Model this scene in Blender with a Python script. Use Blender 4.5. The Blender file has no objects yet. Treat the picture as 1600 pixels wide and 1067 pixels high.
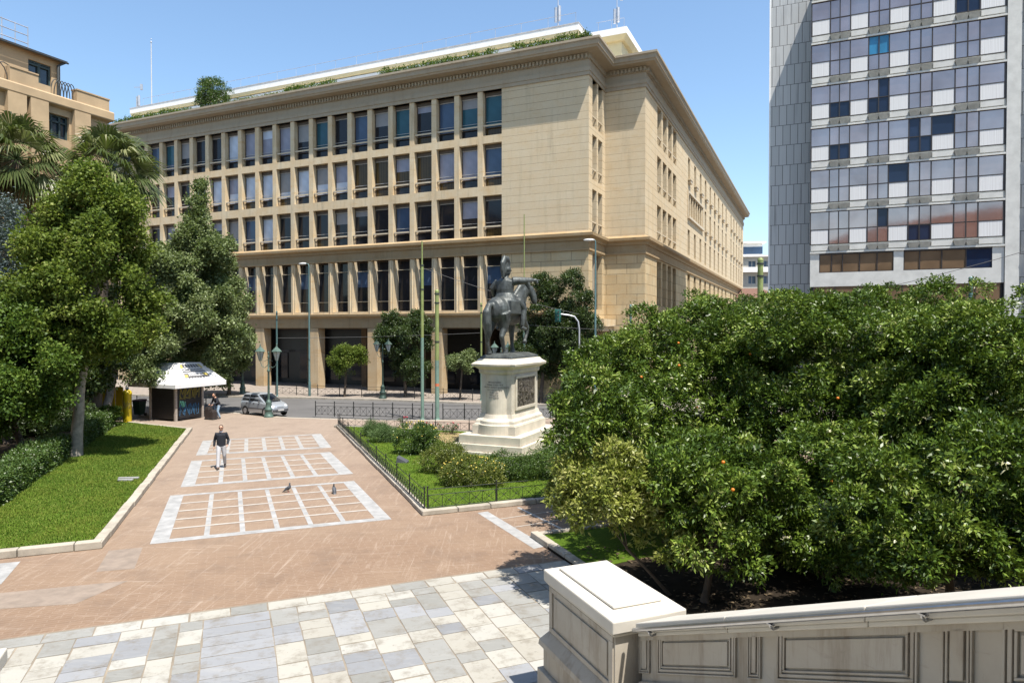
import bpy, bmesh, math, random
import numpy as np
from mathutils import Vector, Matrix

scene = bpy.context.scene
COL = scene.collection
R_ = math.radians
# ------------------------------------------------------------------ camera
EYE = 5.6
cam_d = bpy.data.cameras.new('camera'); cam = bpy.data.objects.new('camera', cam_d); COL.objects.link(cam)
cam.location = (0, 0, EYE); cam.rotation_euler = (R_(90 - .95), 0, 0)
cam_d.lens = 24; cam_d.sensor_width = 36; cam_d.clip_start = .1; cam_d.clip_end = 3000
scene.camera = cam
scene.render.resolution_x = 1024; scene.render.resolution_y = 682
# ------------------------------------------------------------------ world, sun, exposure
SUN = Vector((.269, -.355, 1.0)).normalized()          # towards the sun
sun_el = math.asin(SUN.z); sun_az = math.atan2(SUN.x, SUN.y)
world = bpy.data.worlds.new('World'); scene.world = world; world.use_nodes = True
wn = world.node_tree.nodes; wl = world.node_tree.links
sky = wn.new('ShaderNodeTexSky'); sky.sky_type = 'NISHITA'; sky.sun_disc = False
sky.sun_elevation = sun_el; sky.sun_rotation = sun_az
sky.air_density = 1.0; sky.dust_density = 1.0; sky.ozone_density = 1.0; sky.altitude = 100
bgn = wn['Background']; bgn.inputs['Strength'].default_value = .115
skm = wn.new('ShaderNodeMix'); skm.data_type = 'RGBA'; skm.blend_type = 'MULTIPLY'; skm.inputs[0].default_value = 1; skm.inputs[7].default_value = (.99, 1.08, 1.09, 1)
wl.new(sky.outputs[0], skm.inputs[6]); wl.new(skm.outputs[2], bgn.inputs['Color'])
sl = bpy.data.lights.new('sun', 'SUN'); sun = bpy.data.objects.new('sun', sl); COL.objects.link(sun)
sl.energy = 5.0; sl.angle = R_(.5); sl.color = (1, .935, .85)
sun.rotation_euler = SUN.to_track_quat('Z', 'Y').to_euler(); sun.location = (20, -20, 60)
scene.view_settings.view_transform = 'Standard'; scene.view_settings.look = 'None'
scene.view_settings.exposure = .95; scene.view_settings.gamma = 1
scene.view_settings.use_curve_mapping = False
scene.cycles.max_bounces = 8; scene.cycles.transparent_max_bounces = 8

# ------------------------------------------------------------------ frames and rays
TH = R_(24.0); TP = R_(22.2)
def frame(ang, o):
    c, s = math.cos(ang), math.sin(ang)
    return Matrix(((c, -s, 0, o[0]), (s, c, 0, o[1]), (0, 0, 1, o[2] if len(o) > 2 else 0), (0, 0, 0, 1)))
FPX = 1066.667
def ray(u, v):
    x = (u - 800) / FPX; y = -(v - 533.5) / FPX
    c, s = math.cos(R_(.95)), math.sin(R_(.95))
    return Vector((x, c + y * s, -s + y * c))
def G(u, v, z=0.0):                                     # surveyed point on the level z
    r = ray(u, v); t = (z - EYE) / r.z
    return Vector((r.x * t, r.y * t, z))
def D(u, v, Y):                                         # surveyed point at the distance Y
    r = ray(u, v); t = Y / r.y
    return Vector((r.x * t, Y, EYE + r.z * t))
P0 = G(582, 611)
FM = frame(-TH, (P0.x, P0.y))                           # street front: x along the front, y inwards
PM = frame(TP, (0, 0))                                  # square: x across, y away from the steps
FMi = FM.inverted(); PMi = PM.inverted()
def onF(u, v, d):                                       # (s, z) on the street front set d back
    r = FMi.to_3x3() @ ray(u, v); o = FMi @ Vector((0, 0, EYE)); t = (d - o.y) / r.y
    return o.x + r.x * t, o.z + r.z * t

# ------------------------------------------------------------------ mesh builder
class MB:
    def __init__(self, T=None):
        self.v = []; self.f = []; self.m = []; self.sm = []; self.T = T
    def add(self, vs, fs, m=0, smooth=False):
        b = len(self.v)
        if self.T is not None: vs = [self.T @ Vector(p) for p in vs]
        self.v += [tuple(p) for p in vs]
        for f in fs:
            self.f.append([b + i for i in f]); self.m.append(m); self.sm.append(smooth)
        return self
    def box(self, x0, x1, y0, y1, z0, z1, m=0):
        if x0 > x1: x0, x1 = x1, x0
        if y0 > y1: y0, y1 = y1, y0
        if z0 > z1: z0, z1 = z1, z0
        return self.add([(x0, y0, z0), (x1, y0, z0), (x1, y1, z0), (x0, y1, z0), (x0, y0, z1), (x1, y0, z1), (x1, y1, z1), (x0, y1, z1)],
                        [(3, 2, 1, 0), (4, 5, 6, 7), (0, 1, 5, 4), (1, 2, 6, 5), (2, 3, 7, 6), (3, 0, 4, 7)], m)
    def quad(self, a, b, c, d, m=0): return self.add([a, b, c, d], [(0, 1, 2, 3)], m)
    def prism(self, poly, z0, z1, m=0):
        a = sum(poly[i][0] * poly[(i + 1) % len(poly)][1] - poly[(i + 1) % len(poly)][0] * poly[i][1] for i in range(len(poly)))
        if a < 0: poly = poly[::-1]
        n = len(poly)
        vs = [(p[0], p[1], z0) for p in poly] + [(p[0], p[1], z1) for p in poly]
        return self.add(vs, [tuple(range(n))[::-1], tuple(range(n, 2 * n))] + [(i, (i + 1) % n, n + (i + 1) % n, n + i) for i in range(n)], m)
    def loft(self, rings, m=0, caps=True, smooth=True):
        n = len(rings[0]); vs = [p for r in rings for p in r]; fs = []
        for k in range(len(rings) - 1):
            for i in range(n):
                j = (i + 1) % n
                fs.append((k * n + i, k * n + j, (k + 1) * n + j, (k + 1) * n + i))
        self.add(vs, fs, m, smooth)
        if caps:
            self.add(rings[0], [tuple(range(n))[::-1]], m); self.add(rings[-1], [tuple(range(n))], m)
        return self
    def tube(self, pts, rad, n=8, m=0, smooth=True, caps=True, flat=1.0, up=None):
        pts = [Vector(p) for p in pts]
        if not hasattr(rad, '__len__'): rad = [rad] * len(pts)
        rings = []; prev = None
        for i, p in enumerate(pts):
            t = (pts[min(i + 1, len(pts) - 1)] - pts[max(i - 1, 0)])
            if t.length < 1e-9: t = Vector((0, 0, 1))
            t.normalize()
            ref = prev if prev is not None else (Vector(up) if up is not None else (Vector((1, 0, 0)) if abs(t.x) < .9 else Vector((0, 1, 0))))
            a = ref - t * ref.dot(t)
            if a.length < 1e-6: a = t.orthogonal()
            a.normalize(); b = t.cross(a); prev = a
            r = rad[i]; ra, rb = (r, r * flat) if not hasattr(r, '__len__') else r
            rings.append([p + a * (ra * math.cos(2 * math.pi * k / n)) + b * (rb * math.sin(2 * math.pi * k / n)) for k in range(n)])
        return self.loft(rings, m, caps, smooth)
    def lathe(self, prof, c=(0, 0, 0), n=16, m=0, smooth=True):   # prof: [(r, z)] upwards
        rings = [[(c[0] + r * math.cos(2 * math.pi * k / n), c[1] + r * math.sin(2 * math.pi * k / n), c[2] + z) for k in range(n)] for r, z in prof]
        return self.loft(rings, m, True, smooth)
    def ball(self, c, r, n=12, k=8, m=0, rot=None):
        if not hasattr(r, '__len__'): r = (r, r, r)
        c = Vector(c); rings = []
        for j in range(k + 1):
            a = math.pi * (j + .001) / (k + .002) - math.pi / 2
            ring = []
            for i in range(n):
                b = 2 * math.pi * i / n
                p = Vector((r[0] * math.cos(a) * math.cos(b), r[1] * math.cos(a) * math.sin(b), r[2] * math.sin(a)))
                if rot is not None: p = rot @ p
                ring.append(c + p)
            rings.append(ring)
        return self.loft(rings, m, True, True)
    def mesh(self, name):
        me = bpy.data.meshes.new(name); me.from_pydata(self.v, [], self.f); me.update()
        me.polygons.foreach_set('material_index', self.m); me.polygons.foreach_set('use_smooth', self.sm)
        return me
    def build(self, name, mats, parent=None, bevel=0, matrix=None):
        return link(name, self.mesh(name), mats, parent, bevel, matrix)
def link(name, me, mats, parent=None, bevel=0, matrix=None):
    if mats is not None:
        for x in (mats if isinstance(mats, (list, tuple)) else [mats]): me.materials.append(x)
    o = bpy.data.objects.new(name, me); COL.objects.link(o)
    if parent is not None: o.parent = parent
    if matrix is not None: o.matrix_local = matrix
    if bevel:
        b = o.modifiers.new('bevel', 'BEVEL'); b.width = bevel; b.segments = 2; b.limit_method = 'ANGLE'; b.angle_limit = R_(40)
    return o
def baked(o):                                            # apply an object's modifiers into its mesh
    dg = bpy.context.evaluated_depsgraph_get(); dg.update()
    me = bpy.data.meshes.new_from_object(o.evaluated_get(dg)); o.modifiers.clear(); o.data = me
    return o
def fuse(name, mb, mats, parent=None, voxel=.02, smooth=2):   # one continuous skin from overlapping volumes
    o = mb.build(name, mats, parent)
    r = o.modifiers.new('r', 'REMESH'); r.mode = 'VOXEL'; r.voxel_size = voxel; r.use_smooth_shade = True
    if smooth:
        s = o.modifiers.new('s', 'SMOOTH'); s.factor = .5; s.iterations = smooth
    return baked(o)
def tag(o, label=None, cat=None, group=None, kind=None):
    if label: o['label'] = label
    if cat: o['category'] = cat
    if group: o['group'] = group
    if kind: o['kind'] = kind
    return o
def thing(name, label, cat, loc=(0, 0, 0), rz=0, group=None, matrix=None):
    o = bpy.data.objects.new(name, None); COL.objects.link(o)
    o.empty_display_size = .3
    if matrix is not None: o.matrix_local = matrix
    else: o.location = loc; o.rotation_euler = (0, 0, rz)
    return tag(o, label, cat, group)
def kids(o): return [c for c in bpy.data.objects if c.parent == o]
def copy_tree(o, parent=None):
    c = o.copy(); COL.objects.link(c)
    if parent is not None: c.parent = parent
    for ch in kids(o): copy_tree(ch, c)
    return c
def again(o, label, loc=None, rz=None, matrix=None):
    c = copy_tree(o)
    if matrix is not None: c.matrix_local = matrix
    if loc is not None: c.location = loc
    if rz is not None: c.rotation_euler = (0, 0, rz)
    c['label'] = label
    return c
def struct(name, mb, mats, bevel=0, matrix=None, kind='structure'):
    return tag(mb.build(name, mats, None, bevel, matrix), kind=kind)

# ------------------------------------------------------------------ materials
MATS = {}
class NT:
    def __init__(self, name):
        self.m = bpy.data.materials.new(name); self.m.use_nodes = True
        self.n = self.m.node_tree.nodes; self.l = self.m.node_tree.links; self.p = self.n['Principled BSDF']
        MATS[name] = self.m
    def node(self, t, **k):
        x = self.n.new(t)
        for a, b in k.items(): setattr(x, a, b)
        return x
    def inp(self, node, i, val):
        s = node.inputs[i]
        if isinstance(val, bpy.types.NodeSocket): self.l.new(val, s)
        elif hasattr(val, '__len__') and len(val) == 3 and s.type == 'RGBA': s.default_value = (*val, 1)
        else: s.default_value = val
    def coords(self, kind='Object', scale=(1, 1, 1), rot=(0, 0, 0)):
        tc = self.node('ShaderNodeTexCoord'); mp = self.node('ShaderNodeMapping')
        self.l.new(tc.outputs[kind], mp.inputs[0]); mp.inputs['Scale'].default_value = scale; mp.inputs['Rotation'].default_value = rot
        return mp.outputs[0]
    def noise(self, vec, scale, detail=5, rough=.6, dist=0):
        x = self.node('ShaderNodeTexNoise'); self.inp(x, 'Vector', vec); self.inp(x, 'Scale', float(scale)); self.inp(x, 'Detail', float(detail)); self.inp(x, 'Roughness', rough); self.inp(x, 'Distortion', float(dist))
        return x.outputs['Fac']
    def ramp(self, fac, stops, interp='LINEAR'):
        x = self.node('ShaderNodeValToRGB'); self.l.new(fac, x.inputs[0]); e = x.color_ramp.elements; x.color_ramp.interpolation = interp
        while len(e) < len(stops): e.new(.5)
        for i, (p, c) in enumerate(stops):
            e[i].position = p; e[i].color = (*c, 1) if hasattr(c, '__len__') else (c, c, c, 1)
        return x.outputs[0]
    def mix(self, fac, a, b, mode='MIX'):
        x = self.node('ShaderNodeMix', data_type='RGBA', blend_type=mode)
        self.inp(x, 0, fac); self.inp(x, 6, a); self.inp(x, 7, b)
        return x.outputs[2]
    def math(self, op, a, b=0.0):
        x = self.node('ShaderNodeMath', operation=op); self.inp(x, 0, a); self.inp(x, 1, b); return x.outputs[0]
    def sepsum(self, vec):                                # (x + y, z, 0): wall coordinates on square-cornered walls
        s = self.node('ShaderNodeSeparateXYZ'); self.l.new(vec, s.inputs[0]); c = self.node('ShaderNodeCombineXYZ')
        self.l.new(self.math('ADD', s.outputs[0], s.outputs[1]), c.inputs[0]); self.l.new(s.outputs[2], c.inputs[1]); return c.outputs[0]
    def brick(self, vec, w, h, mortar, c1, c2, cm, offset=.5, smooth=.1):
        x = self.node('ShaderNodeTexBrick'); self.inp(x, 'Vector', vec); x.offset = offset
        self.inp(x, 'Color1', c1); self.inp(x, 'Color2', c2); self.inp(x, 'Mortar', cm); self.inp(x, 'Scale', 1.0)
        self.inp(x, 'Mortar Size', mortar); self.inp(x, 'Mortar Smooth', smooth); self.inp(x, 'Brick Width', w); self.inp(x, 'Row Height', h)
        return x.outputs['Color'], x.outputs['Fac']
    def bump(self, h, strength=.3, dist=.02):
        x = self.node('ShaderNodeBump'); self.inp(x, 'Height', h); self.inp(x, 'Strength', strength); self.inp(x, 'Distance', dist)
        self.l.new(x.outputs[0], self.p.inputs['Normal']); return x
    def out(self, col=None, rough=.7, metal=0.0, spec=.5):
        if col is not None: self.inp(self.p, 'Base Color', col)
        self.inp(self.p, 'Roughness', rough); self.inp(self.p, 'Metallic', metal); self.inp(self.p, 'Specular IOR Level', spec)
        return self.m
def dk(c, k): return tuple(min(1, x * k) for x in c)
def simple(name, c, rough=.7, metal=0.0, var=.18, scale=2.0, bump=.0, bscale=40, spec=.4, c2=None):
    t = NT(name); v = t.coords()
    n = t.noise(v, scale, 6)
    col = t.ramp(n, [(.3, dk(c, 1 - var)), (.7, c2 or dk(c, 1 + var))])
    if bump: t.bump(t.noise(v, bscale, 4), bump, .01)
    return t.out(col, rough, metal, spec)

LIME = (.52, .44, .308)
def limestone(name, base, brick=None, stain=.5, dark=None):
    t = NT(name); v = t.coords(); w = t.sepsum(v)
    n1 = t.noise(v, .7, 6, .65); n2 = t.noise(v, 6, 5)
    fac = None
    if brick:
        c1, fac = t.brick(w, brick[0], brick[1], brick[2], base, dk(base, brick[3]), dk(base, .42), smooth=.15)
    else: c1 = base
    c = t.mix(t.ramp(n1, [(.35, 0.), (.75, stain)]), c1, (base[0] * .86, base[1] * .66, base[2] * .42))
    vs = t.noise(t.coords(scale=(2.2, 2.2, .22)), 1, 5)   # rain streaks
    c = t.mix(t.ramp(vs, [(.52, 0.), (.74, stain * .9)]), c, dk(base, .45))
    ob_ = t.noise(t.coords(scale=(.5, .5, 3.5)), .8, 6, .7); c = t.mix(t.ramp(ob_, [(.56, 0.), (.7, stain * .8)]), c, (base[0] * .78, base[1] * .55, base[2] * .28))
    c = t.mix(t.ramp(n2, [(.3, .0), (.8, .3)]), c, dk(base, 1.22))
    if fac is not None: t.bump(t.math('SUBTRACT', 1.0, fac), .6, .03)
    else: t.bump(n2, .15, .01)
    return t.out(c, .85, 0.0, .2)
m_lime = limestone('limestone', LIME, None, .75)
m_ochrestone = limestone('ochre_column_stone', (.41, .335, .225), None, .8)
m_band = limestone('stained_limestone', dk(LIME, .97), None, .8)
m_ashlar = limestone('ashlar_limestone', dk(LIME, .96), (90., .62, .016, .97), .4)
m_rustic = limestone('rusticated_limestone', (.48, .39, .245), (1.75, .86, .03, .78), .5)
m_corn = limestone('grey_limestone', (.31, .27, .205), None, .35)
m_frieze = limestone('shaded_stained_limestone', (.315, .24, .145), None, .6)  # brown base darkened to hold the ledge shadow; the stain pattern is the stone's own
m_cream = simple('cream_paint', (.70, .60, .36), .7, var=.06)
m_whiteroof = simple('white_paint', (.78, .77, .74), .6, var=.06)
m_bronzef = simple('brown_frame', (.10, .075, .055), .5, .3)
m_greyf = simple('grey_frame', (.22, .20, .18), .5)
m_cream_rail = simple('cream_rail', (.48, .41, .30), .6, var=.1)
m_whitef = simple('white_frame', (.45, .44, .42), .5)
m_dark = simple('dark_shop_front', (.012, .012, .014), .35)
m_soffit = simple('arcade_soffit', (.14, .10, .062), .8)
def glass(name, c, rough=.06, spec=.5, folds=0, c2=None, metal=0.0, wob=.0):
    t = NT(name); v = t.coords()
    n = t.noise(v, .35, 3)
    col = t.ramp(n, [(.35, dk(c, .7)), (.7, c2 or dk(c, 1.3))])
    if folds:
        w = t.node('ShaderNodeTexWave'); t.inp(w, 'Vector', t.coords(scale=(1, 1, .05))); t.inp(w, 'Scale', float(folds)); t.inp(w, 'Distortion', 3.0)
        col = t.mix(t.ramp(w.outputs['Fac'], [(.2, .0), (.9, .55)]), col, dk(c, .4))
    if wob: t.bump(t.noise(v, .6, 2), wob, .05)
    return t.out(col, rough, metal, spec)
g_dark = glass('dark_glass', (.016, .018, .024), .08, .35)
g_teal = glass('teal_blind_glass', (.022, .085, .115), .08, .35)
g_blue = glass('blue_glass', (.05, .085, .15), .08, .4)
g_curtain = glass('curtained_glass', (.30, .31, .39), .2, .35, 3.0)
g_pale = glass('pale_blind_glass', (.48, .54, .64), .2, .35)
g_brown = glass('brown_glass', (.075, .05, .018), .12, .3, 1.2)  # brown pane colour with darker vertical folds
# ------------------------------------------------------------------ wall helper
def wall_holes(mb, u0, u1, z0, z1, holes, thick, m=0):
    """a wall in the builder's frame: x along, y from 0 (face) to thick, with rectangular openings (x0, x1, z0, z1)"""
    zs = sorted({z0, z1} | {min(max(h[2], z0), z1) for h in holes} | {min(max(h[3], z0), z1) for h in holes})
    for a, b in zip(zs, zs[1:]):
        if b - a < 1e-5: continue
        zm = (a + b) / 2
        cut = sorted((max(h[0], u0), min(h[1], u1)) for h in holes if h[2] < zm < h[3])
        x = u0
        for c, d in cut:
            if c - x > 1e-5: mb.box(x, c, 0, thick, a, b, m)
            x = max(x, d)
        if u1 - x > 1e-5: mb.box(x, u1, 0, thick, a, b, m)
def sweep(mb, path, prof, m=0):
    """path: [(x, y, nx, ny)] with mitre directions; prof: [(out, z)]"""
    n = len(prof); vs = [(x + o * nx, y + o * ny, z) for x, y, nx, ny in path for o, z in prof]; fs = []
    for k in range(len(path) - 1):
        for i in range(n - 1): fs.append((k * n + i, (k + 1) * n + i, (k + 1) * n + i + 1, k * n + i + 1))
    mb.add(vs, fs, m)

# ================================================================== OFFICE BUILDING
ob = thing('office_building', 'long sand coloured stone office building with rows of deep square windows above a dark arcade', 'building', matrix=FM)
SL, SN, SC, SX = -48., 13.1, 20.69, 24.15               # left end, last window edge, first corner, second corner
NB = 4.51; DE = 88.
NCOL = 22
edges = [SN - 2.26 * k for k in range(NCOL)]
ROWS = [(13.5, 16.97), (17.75, 21.35), (22.0, 25.75)]
TALL = (7.3, 11.95)
T90 = lambda s: Matrix(((0, -1, 0, s), (1, 0, 0, 0), (0, 0, 1, 0), (0, 0, 0, 1)))
up = MB()
wall_holes(up, SL, SN, 13.5, 25.75, [(e - 1.78, e, a, b) for e in edges for a, b in ROWS], .7)
up.build('upper_wall', m_lime, ob)
lw = MB()
wall_holes(lw, SL, SN, 7.1, 11.95, [(e - 1.78, e - .0, *TALL) for e in edges], .9)
for e in edges:                                          # slim half-round shafts on the piers of the tall storey
    lw.lathe([(.1, 7.1), (.1, 11.9)], (e + .24, .02, 0), 10)
lw.build('lower_wall', m_lime, ob)
bl = MB()
bl.box(SN, SC, 0, .9, 13.5, 25.75)
mb2 = MB(T90(SC)); sl_h = [(.95, 2.15, a + .0, b) for a, b in ROWS] + [(2.55, 3.75, a, b) for a, b in ROWS]
wall_holes(mb2, .9, NB, 13.5, 25.75, sl_h, .6)
bl.add(mb2.v, mb2.f)
bl.box(SC - .6, SX, NB, NB + .8, 13.5, 25.75)
mb3 = MB(T90(SX))
PD = [9.2 + 2.45 * i for i in range(4)]
GR = [(p, p + 1.75) for p in PD]
RS = [25.9, 30.1, 34.3, 38.4, 42.7, 47.0, 51.2, 55.8, 60.3, 67.2, 71.4, 75.8, 80.1, 84.1]
GROUP = [(25.5 + 1.65 * i, 26.75 + 1.65 * i) for i in range(6)]
rh = [(a, b, z0 + .2, z1 - .15) for a, b in GR for z0, z1 in ROWS]
rh += [(d - .7, d + .7, 22.3, 24.75) for d in RS] + [(d - .7, d + .7, 13.95, 16.8) for d in RS] + [(d - .7, d + .7, 18.15, 20.8) for d in RS[3:]]
rh += [(a, b, 18.2, 20.8) for a, b in GROUP]
wall_holes(mb3, NB + .8, DE, 13.5, 25.75, rh, .6)
bl.add(mb3.v, mb3.f)
bl.build('ashlar_wall', m_ashlar, ob)
ru = MB()
ru.box(SN, SC, 0, .9, 0, 11.95)
mb4 = MB(T90(SC)); wall_holes(mb4, .9, NB, 0, 11.95, [(1.0, 3.7, 7.3, 11.85)], .6); ru.add(mb4.v, mb4.f)
ru.box(SC - .6, SX, NB, NB + .8, 0, 11.95)
mb5 = MB(T90(SX)); th = [(a, b, 7.8, 11.8) for a, b in GR] + [(d - .75, d + .75, 8.1, 11.85) for d in RS]
wall_holes(mb5, NB + .8, DE, 0, 11.95, th, .6); ru.add(mb5.v, mb5.f)
ru.build('rusticated_wall', m_rustic, ob)
# entrance canopy in the re-entrant corner
cp = MB(); cp.box(SC + .003, SC + 1.0, 1.0, 4.4, 5.9, 6.5).box(SC + .003, SC + .8, 1.2, 4.2, 5.5, 5.9).box(SC + .003, SC + .3, 1.4, 4.0, 0, 5.5, 1)
cp.build('entrance_canopy', [m_lime, m_soffit], ob)
# core, roof
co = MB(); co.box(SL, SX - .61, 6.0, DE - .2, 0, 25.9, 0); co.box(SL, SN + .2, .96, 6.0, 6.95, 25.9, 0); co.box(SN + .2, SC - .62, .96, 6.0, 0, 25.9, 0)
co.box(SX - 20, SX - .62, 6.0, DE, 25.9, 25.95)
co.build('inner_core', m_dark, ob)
rf = MB(); rf.box(SL, SC + .3, -.3, 30, 28.0, 28.12); rf.box(SC - 16, SX + .3, NB - .2, DE, 28.0, 28.13)
rf.build('roof', simple('roof_screed', (.35, .33, .30)), ob)
path = [(SL, 0, 0, -1), (SC, 0, 1, -1), (SC, NB, 1, -1), (SX, NB, 1, -1), (SX, DE, 1, 0)]
cr = MB()
sweep(cr, path, [(.0, 25.75), (.09, 25.752), (.09, 26.05), (.14, 26.06), (.14, 26.38), (.02, 26.4), (.02, 27.0), (.14, 27.02), (.14, 27.42), (.3, 27.46), (.95, 27.5), (1.0, 27.62), (1.08, 27.66), (1.12, 27.95), (1.22, 28.05), (1.22, 28.22), (-.6, 28.26), (-.6, 28.0)], 0)
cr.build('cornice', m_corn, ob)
dn = MB()
s = SL + 8
while s < SC: dn.box(s, s + .16, -.3, -.12, 27.06, 27.38); s += .32
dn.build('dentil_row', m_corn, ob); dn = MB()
s = SC + .5
while s < SX: dn.box(s, s + .16, NB - .3, NB - .12, 27.06, 27.38); s += .32
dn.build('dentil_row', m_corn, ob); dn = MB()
d = NB
while d < DE: dn.box(SX + .12, SX + .3, d, d + .2, 27.06, 27.38); d += .4
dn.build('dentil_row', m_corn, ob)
sc_ = MB()
sweep(sc_, path, [(.0, 11.93), (.13, 11.95), (.13, 12.1), (.03, 12.12), (.03, 12.72), (.16, 12.75), (.2, 12.95), (.5, 13.08), (.52, 13.3), (.3, 13.38), (.0, 13.52)])
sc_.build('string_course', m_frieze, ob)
si = MB()
sweep(si, [(SL, 0, 0, -1), (SC, 0, 1, -1), (SC, .9, 1, 0)], [(.04, 5.83), (.04, 6.7), (.12, 6.75), (.32, 6.9), (.34, 7.08), (.0, 7.12)])
si.box(SL, SN, -.04, .9, 5.8, 5.83)
si.box(SL, SN, .0, .96, 5.84, 7.09)
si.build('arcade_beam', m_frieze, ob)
# arcade
for k in range(-6, 2):
    c = MB(); x = 6.78 * k; c.box(x - .55, x + .55, .0, 1.0, 0.0, 5.8)
    c.build('arcade_column', m_ochrestone, ob, .03)
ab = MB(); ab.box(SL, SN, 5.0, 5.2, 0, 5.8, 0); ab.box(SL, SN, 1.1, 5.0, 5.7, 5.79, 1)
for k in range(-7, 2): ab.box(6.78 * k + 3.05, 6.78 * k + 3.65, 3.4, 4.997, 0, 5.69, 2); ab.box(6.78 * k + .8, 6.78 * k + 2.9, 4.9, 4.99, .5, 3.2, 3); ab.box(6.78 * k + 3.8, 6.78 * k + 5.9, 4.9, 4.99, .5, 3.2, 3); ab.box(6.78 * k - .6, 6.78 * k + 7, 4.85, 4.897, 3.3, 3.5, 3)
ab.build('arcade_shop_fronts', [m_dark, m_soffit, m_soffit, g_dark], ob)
# ---- windows
def win_mesh(w, h, tall=False):
    f = MB()
    y0, y1 = .50, .60
    if tall:
        f.box(0, .07, y0, y1 + .2, 0, h, 1); f.box(w - .07, w, y0, y1 + .2, 0, h); f.box(.07, w - .07, y0 + .2, y1 + .2, h - .08, h); f.box(.07, w - .07, y0 + .2, y1 + .2, 0, .08)
        f.box(.07, w - .07, .62, .75, .92, .97, 1); f.box(.07, w - .07, .62, .75, 3.75, 3.79, 1)
    else:
        f.box(0, .07, y0, y1, 0, h - .3); f.box(w - .07, w, y0, y1, 0, h - .3); f.box(0, w, .42, y1, h - .3, h)
        f.box(.07, w - .07, y0, y1, h - .36, h - .3, 2); f.box(.07, w - .07, y0, y1, 0, .08, 1)
        f.box(.07, w - .07, y0, y1, .74, .80)
        f.box(.02, w - .02, .10, .20, .80, .92, 1)                     # front rail and its struts
        for x in (.06, w - .1): f.box(x, x + .05, .16, .5, .74, .795, 1)
        f.tube([(.06, .16, .8), (.06, .45, .06)], .025, 5, 1)
        f.box(.07, w - .07, .44, .47, 1.22, 1.25, 2)
    return f.mesh('window')
def pane_mesh(w, h, y, z0, z1):
    p = MB(); p.quad((.06, y, z0), (w - .06, y, z0), (w - .06, y, z1), (.06, y, z1)); return p.mesh('pane')
me_w = {}
for a, b in ROWS: me_w[a] = win_mesh(1.78, b - a)
me_t = win_mesh(1.78, TALL[1] - TALL[0], True)
for me in list(me_w.values()) + [me_t]:
    for x in (m_bronzef, m_cream_rail, m_whitef): me.materials.append(x)
PANES = {}
def pane(parent, w, h, y, z0, z1, mat):
    k = (w, h, y, z0, z1, mat.name)
    if k not in PANES: PANES[k] = pane_mesh(w, h, y, z0, z1); PANES[k].materials.append(mat)
    o = bpy.data.objects.new('pane', PANES[k]); COL.objects.link(o); o.parent = parent; return o
def put_window(me, loc, rz=0):
    o = bpy.data.objects.new('window', me); COL.objects.link(o); o.parent = ob; o.location = loc; o.rotation_euler = (0, 0, rz); return o
rnd = random.Random(5)
g_blind = simple('grey_roller_blind', (.24, .24, .245), .5, var=.2, scale=.4)
row_f4 = [g_teal, g_teal, g_blue, g_dark, g_teal, g_dark, g_blue, g_dark, g_teal, g_dark, g_curtain, g_curtain, g_curtain, g_pale, g_dark, g_dark, g_dark, g_blue, g_blue, g_dark, g_dark, g_dark]
row_f3 = [g_blue, g_curtain, g_curtain, g_brown, g_brown, g_brown, g_brown, g_pale, g_pale, g_pale, g_pale, g_pale, g_pale, g_pale, g_pale, g_pale, g_dark, g_dark, g_brown, g_brown, g_dark, g_dark]
row_f2 = [g_dark, g_dark, g_dark, g_dark, g_blue, g_dark, g_dark, g_dark, g_dark, g_dark, g_dark, g_pale, g_blue, g_blue, g_dark, g_dark, g_dark, g_blue, g_dark, g_dark, g_dark, g_dark]
for k, e in enumerate(edges):
    for (a, b), row in zip(ROWS, (row_f2, row_f3, row_f4)):
        w = put_window(me_w[a], (e - 1.78, 0, a))
        h = b - a
        pane(w, 1.78, h, .57, .80, h - .33, row[k])
        if rnd.random() < .5: zb_ = h - .33 - (h - 1.1) * rnd.choice((.2, .3, .45, .6, .75)); pane(w, 1.78, h, .562, zb_, h - .335, rnd.choice((g_pale, g_curtain, g_blind, g_blind, g_teal)))
        pane(w, 1.78, h, .57, .08, .74, g_dark if rnd.random() < .7 else g_brown)
    w = put_window(me_t, (e - 1.78, 0, TALL[0])); h = TALL[1] - TALL[0]
    pane(w, 1.6, h, .78, .08, .93, g_dark); pane(w, 1.6, h, .78, .94, 2.3, g_dark); pane(w, 1.6, h, .78, 2.3, 3.76, g_blue if k % 3 == 0 else g_dark); pane(w, 1.6, h, .78, 3.78, h - .08, g_dark)
def slot_mesh(w, h):
    f = MB(); f.box(0, .06, .42, .5, 0, h); f.box(w - .06, w, .42, .5, 0, h); f.box(.06, w - .06, .42, .5, h - .08, h); f.box(.06, w - .06, .42, .5, 0, .07)
    f.box(-.0, w, .02, .12, .68, .78, 1); f.box(.06, w - .06, .42, .5, .7, .76); f.tube([(w * .3, .06, .7), (w * .3, .42, .05)], .03, 5, 1)
    me = f.mesh('window'); me.materials.append(m_bronzef); me.materials.append(m_cream_rail); return me
rz = R_(90)
ms = {a: slot_mesh(1.75, b - a - .35) for a, b in ROWS}
for a, b in GR:
    for z0, z1 in ROWS:
        w = put_window(ms[z0], (SX, a, z0 + .2), rz); pane(w, 1.75, z1 - z0 - .35, .46, .07, z1 - z0 - .43, g_dark)
rest = MB()
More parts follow.
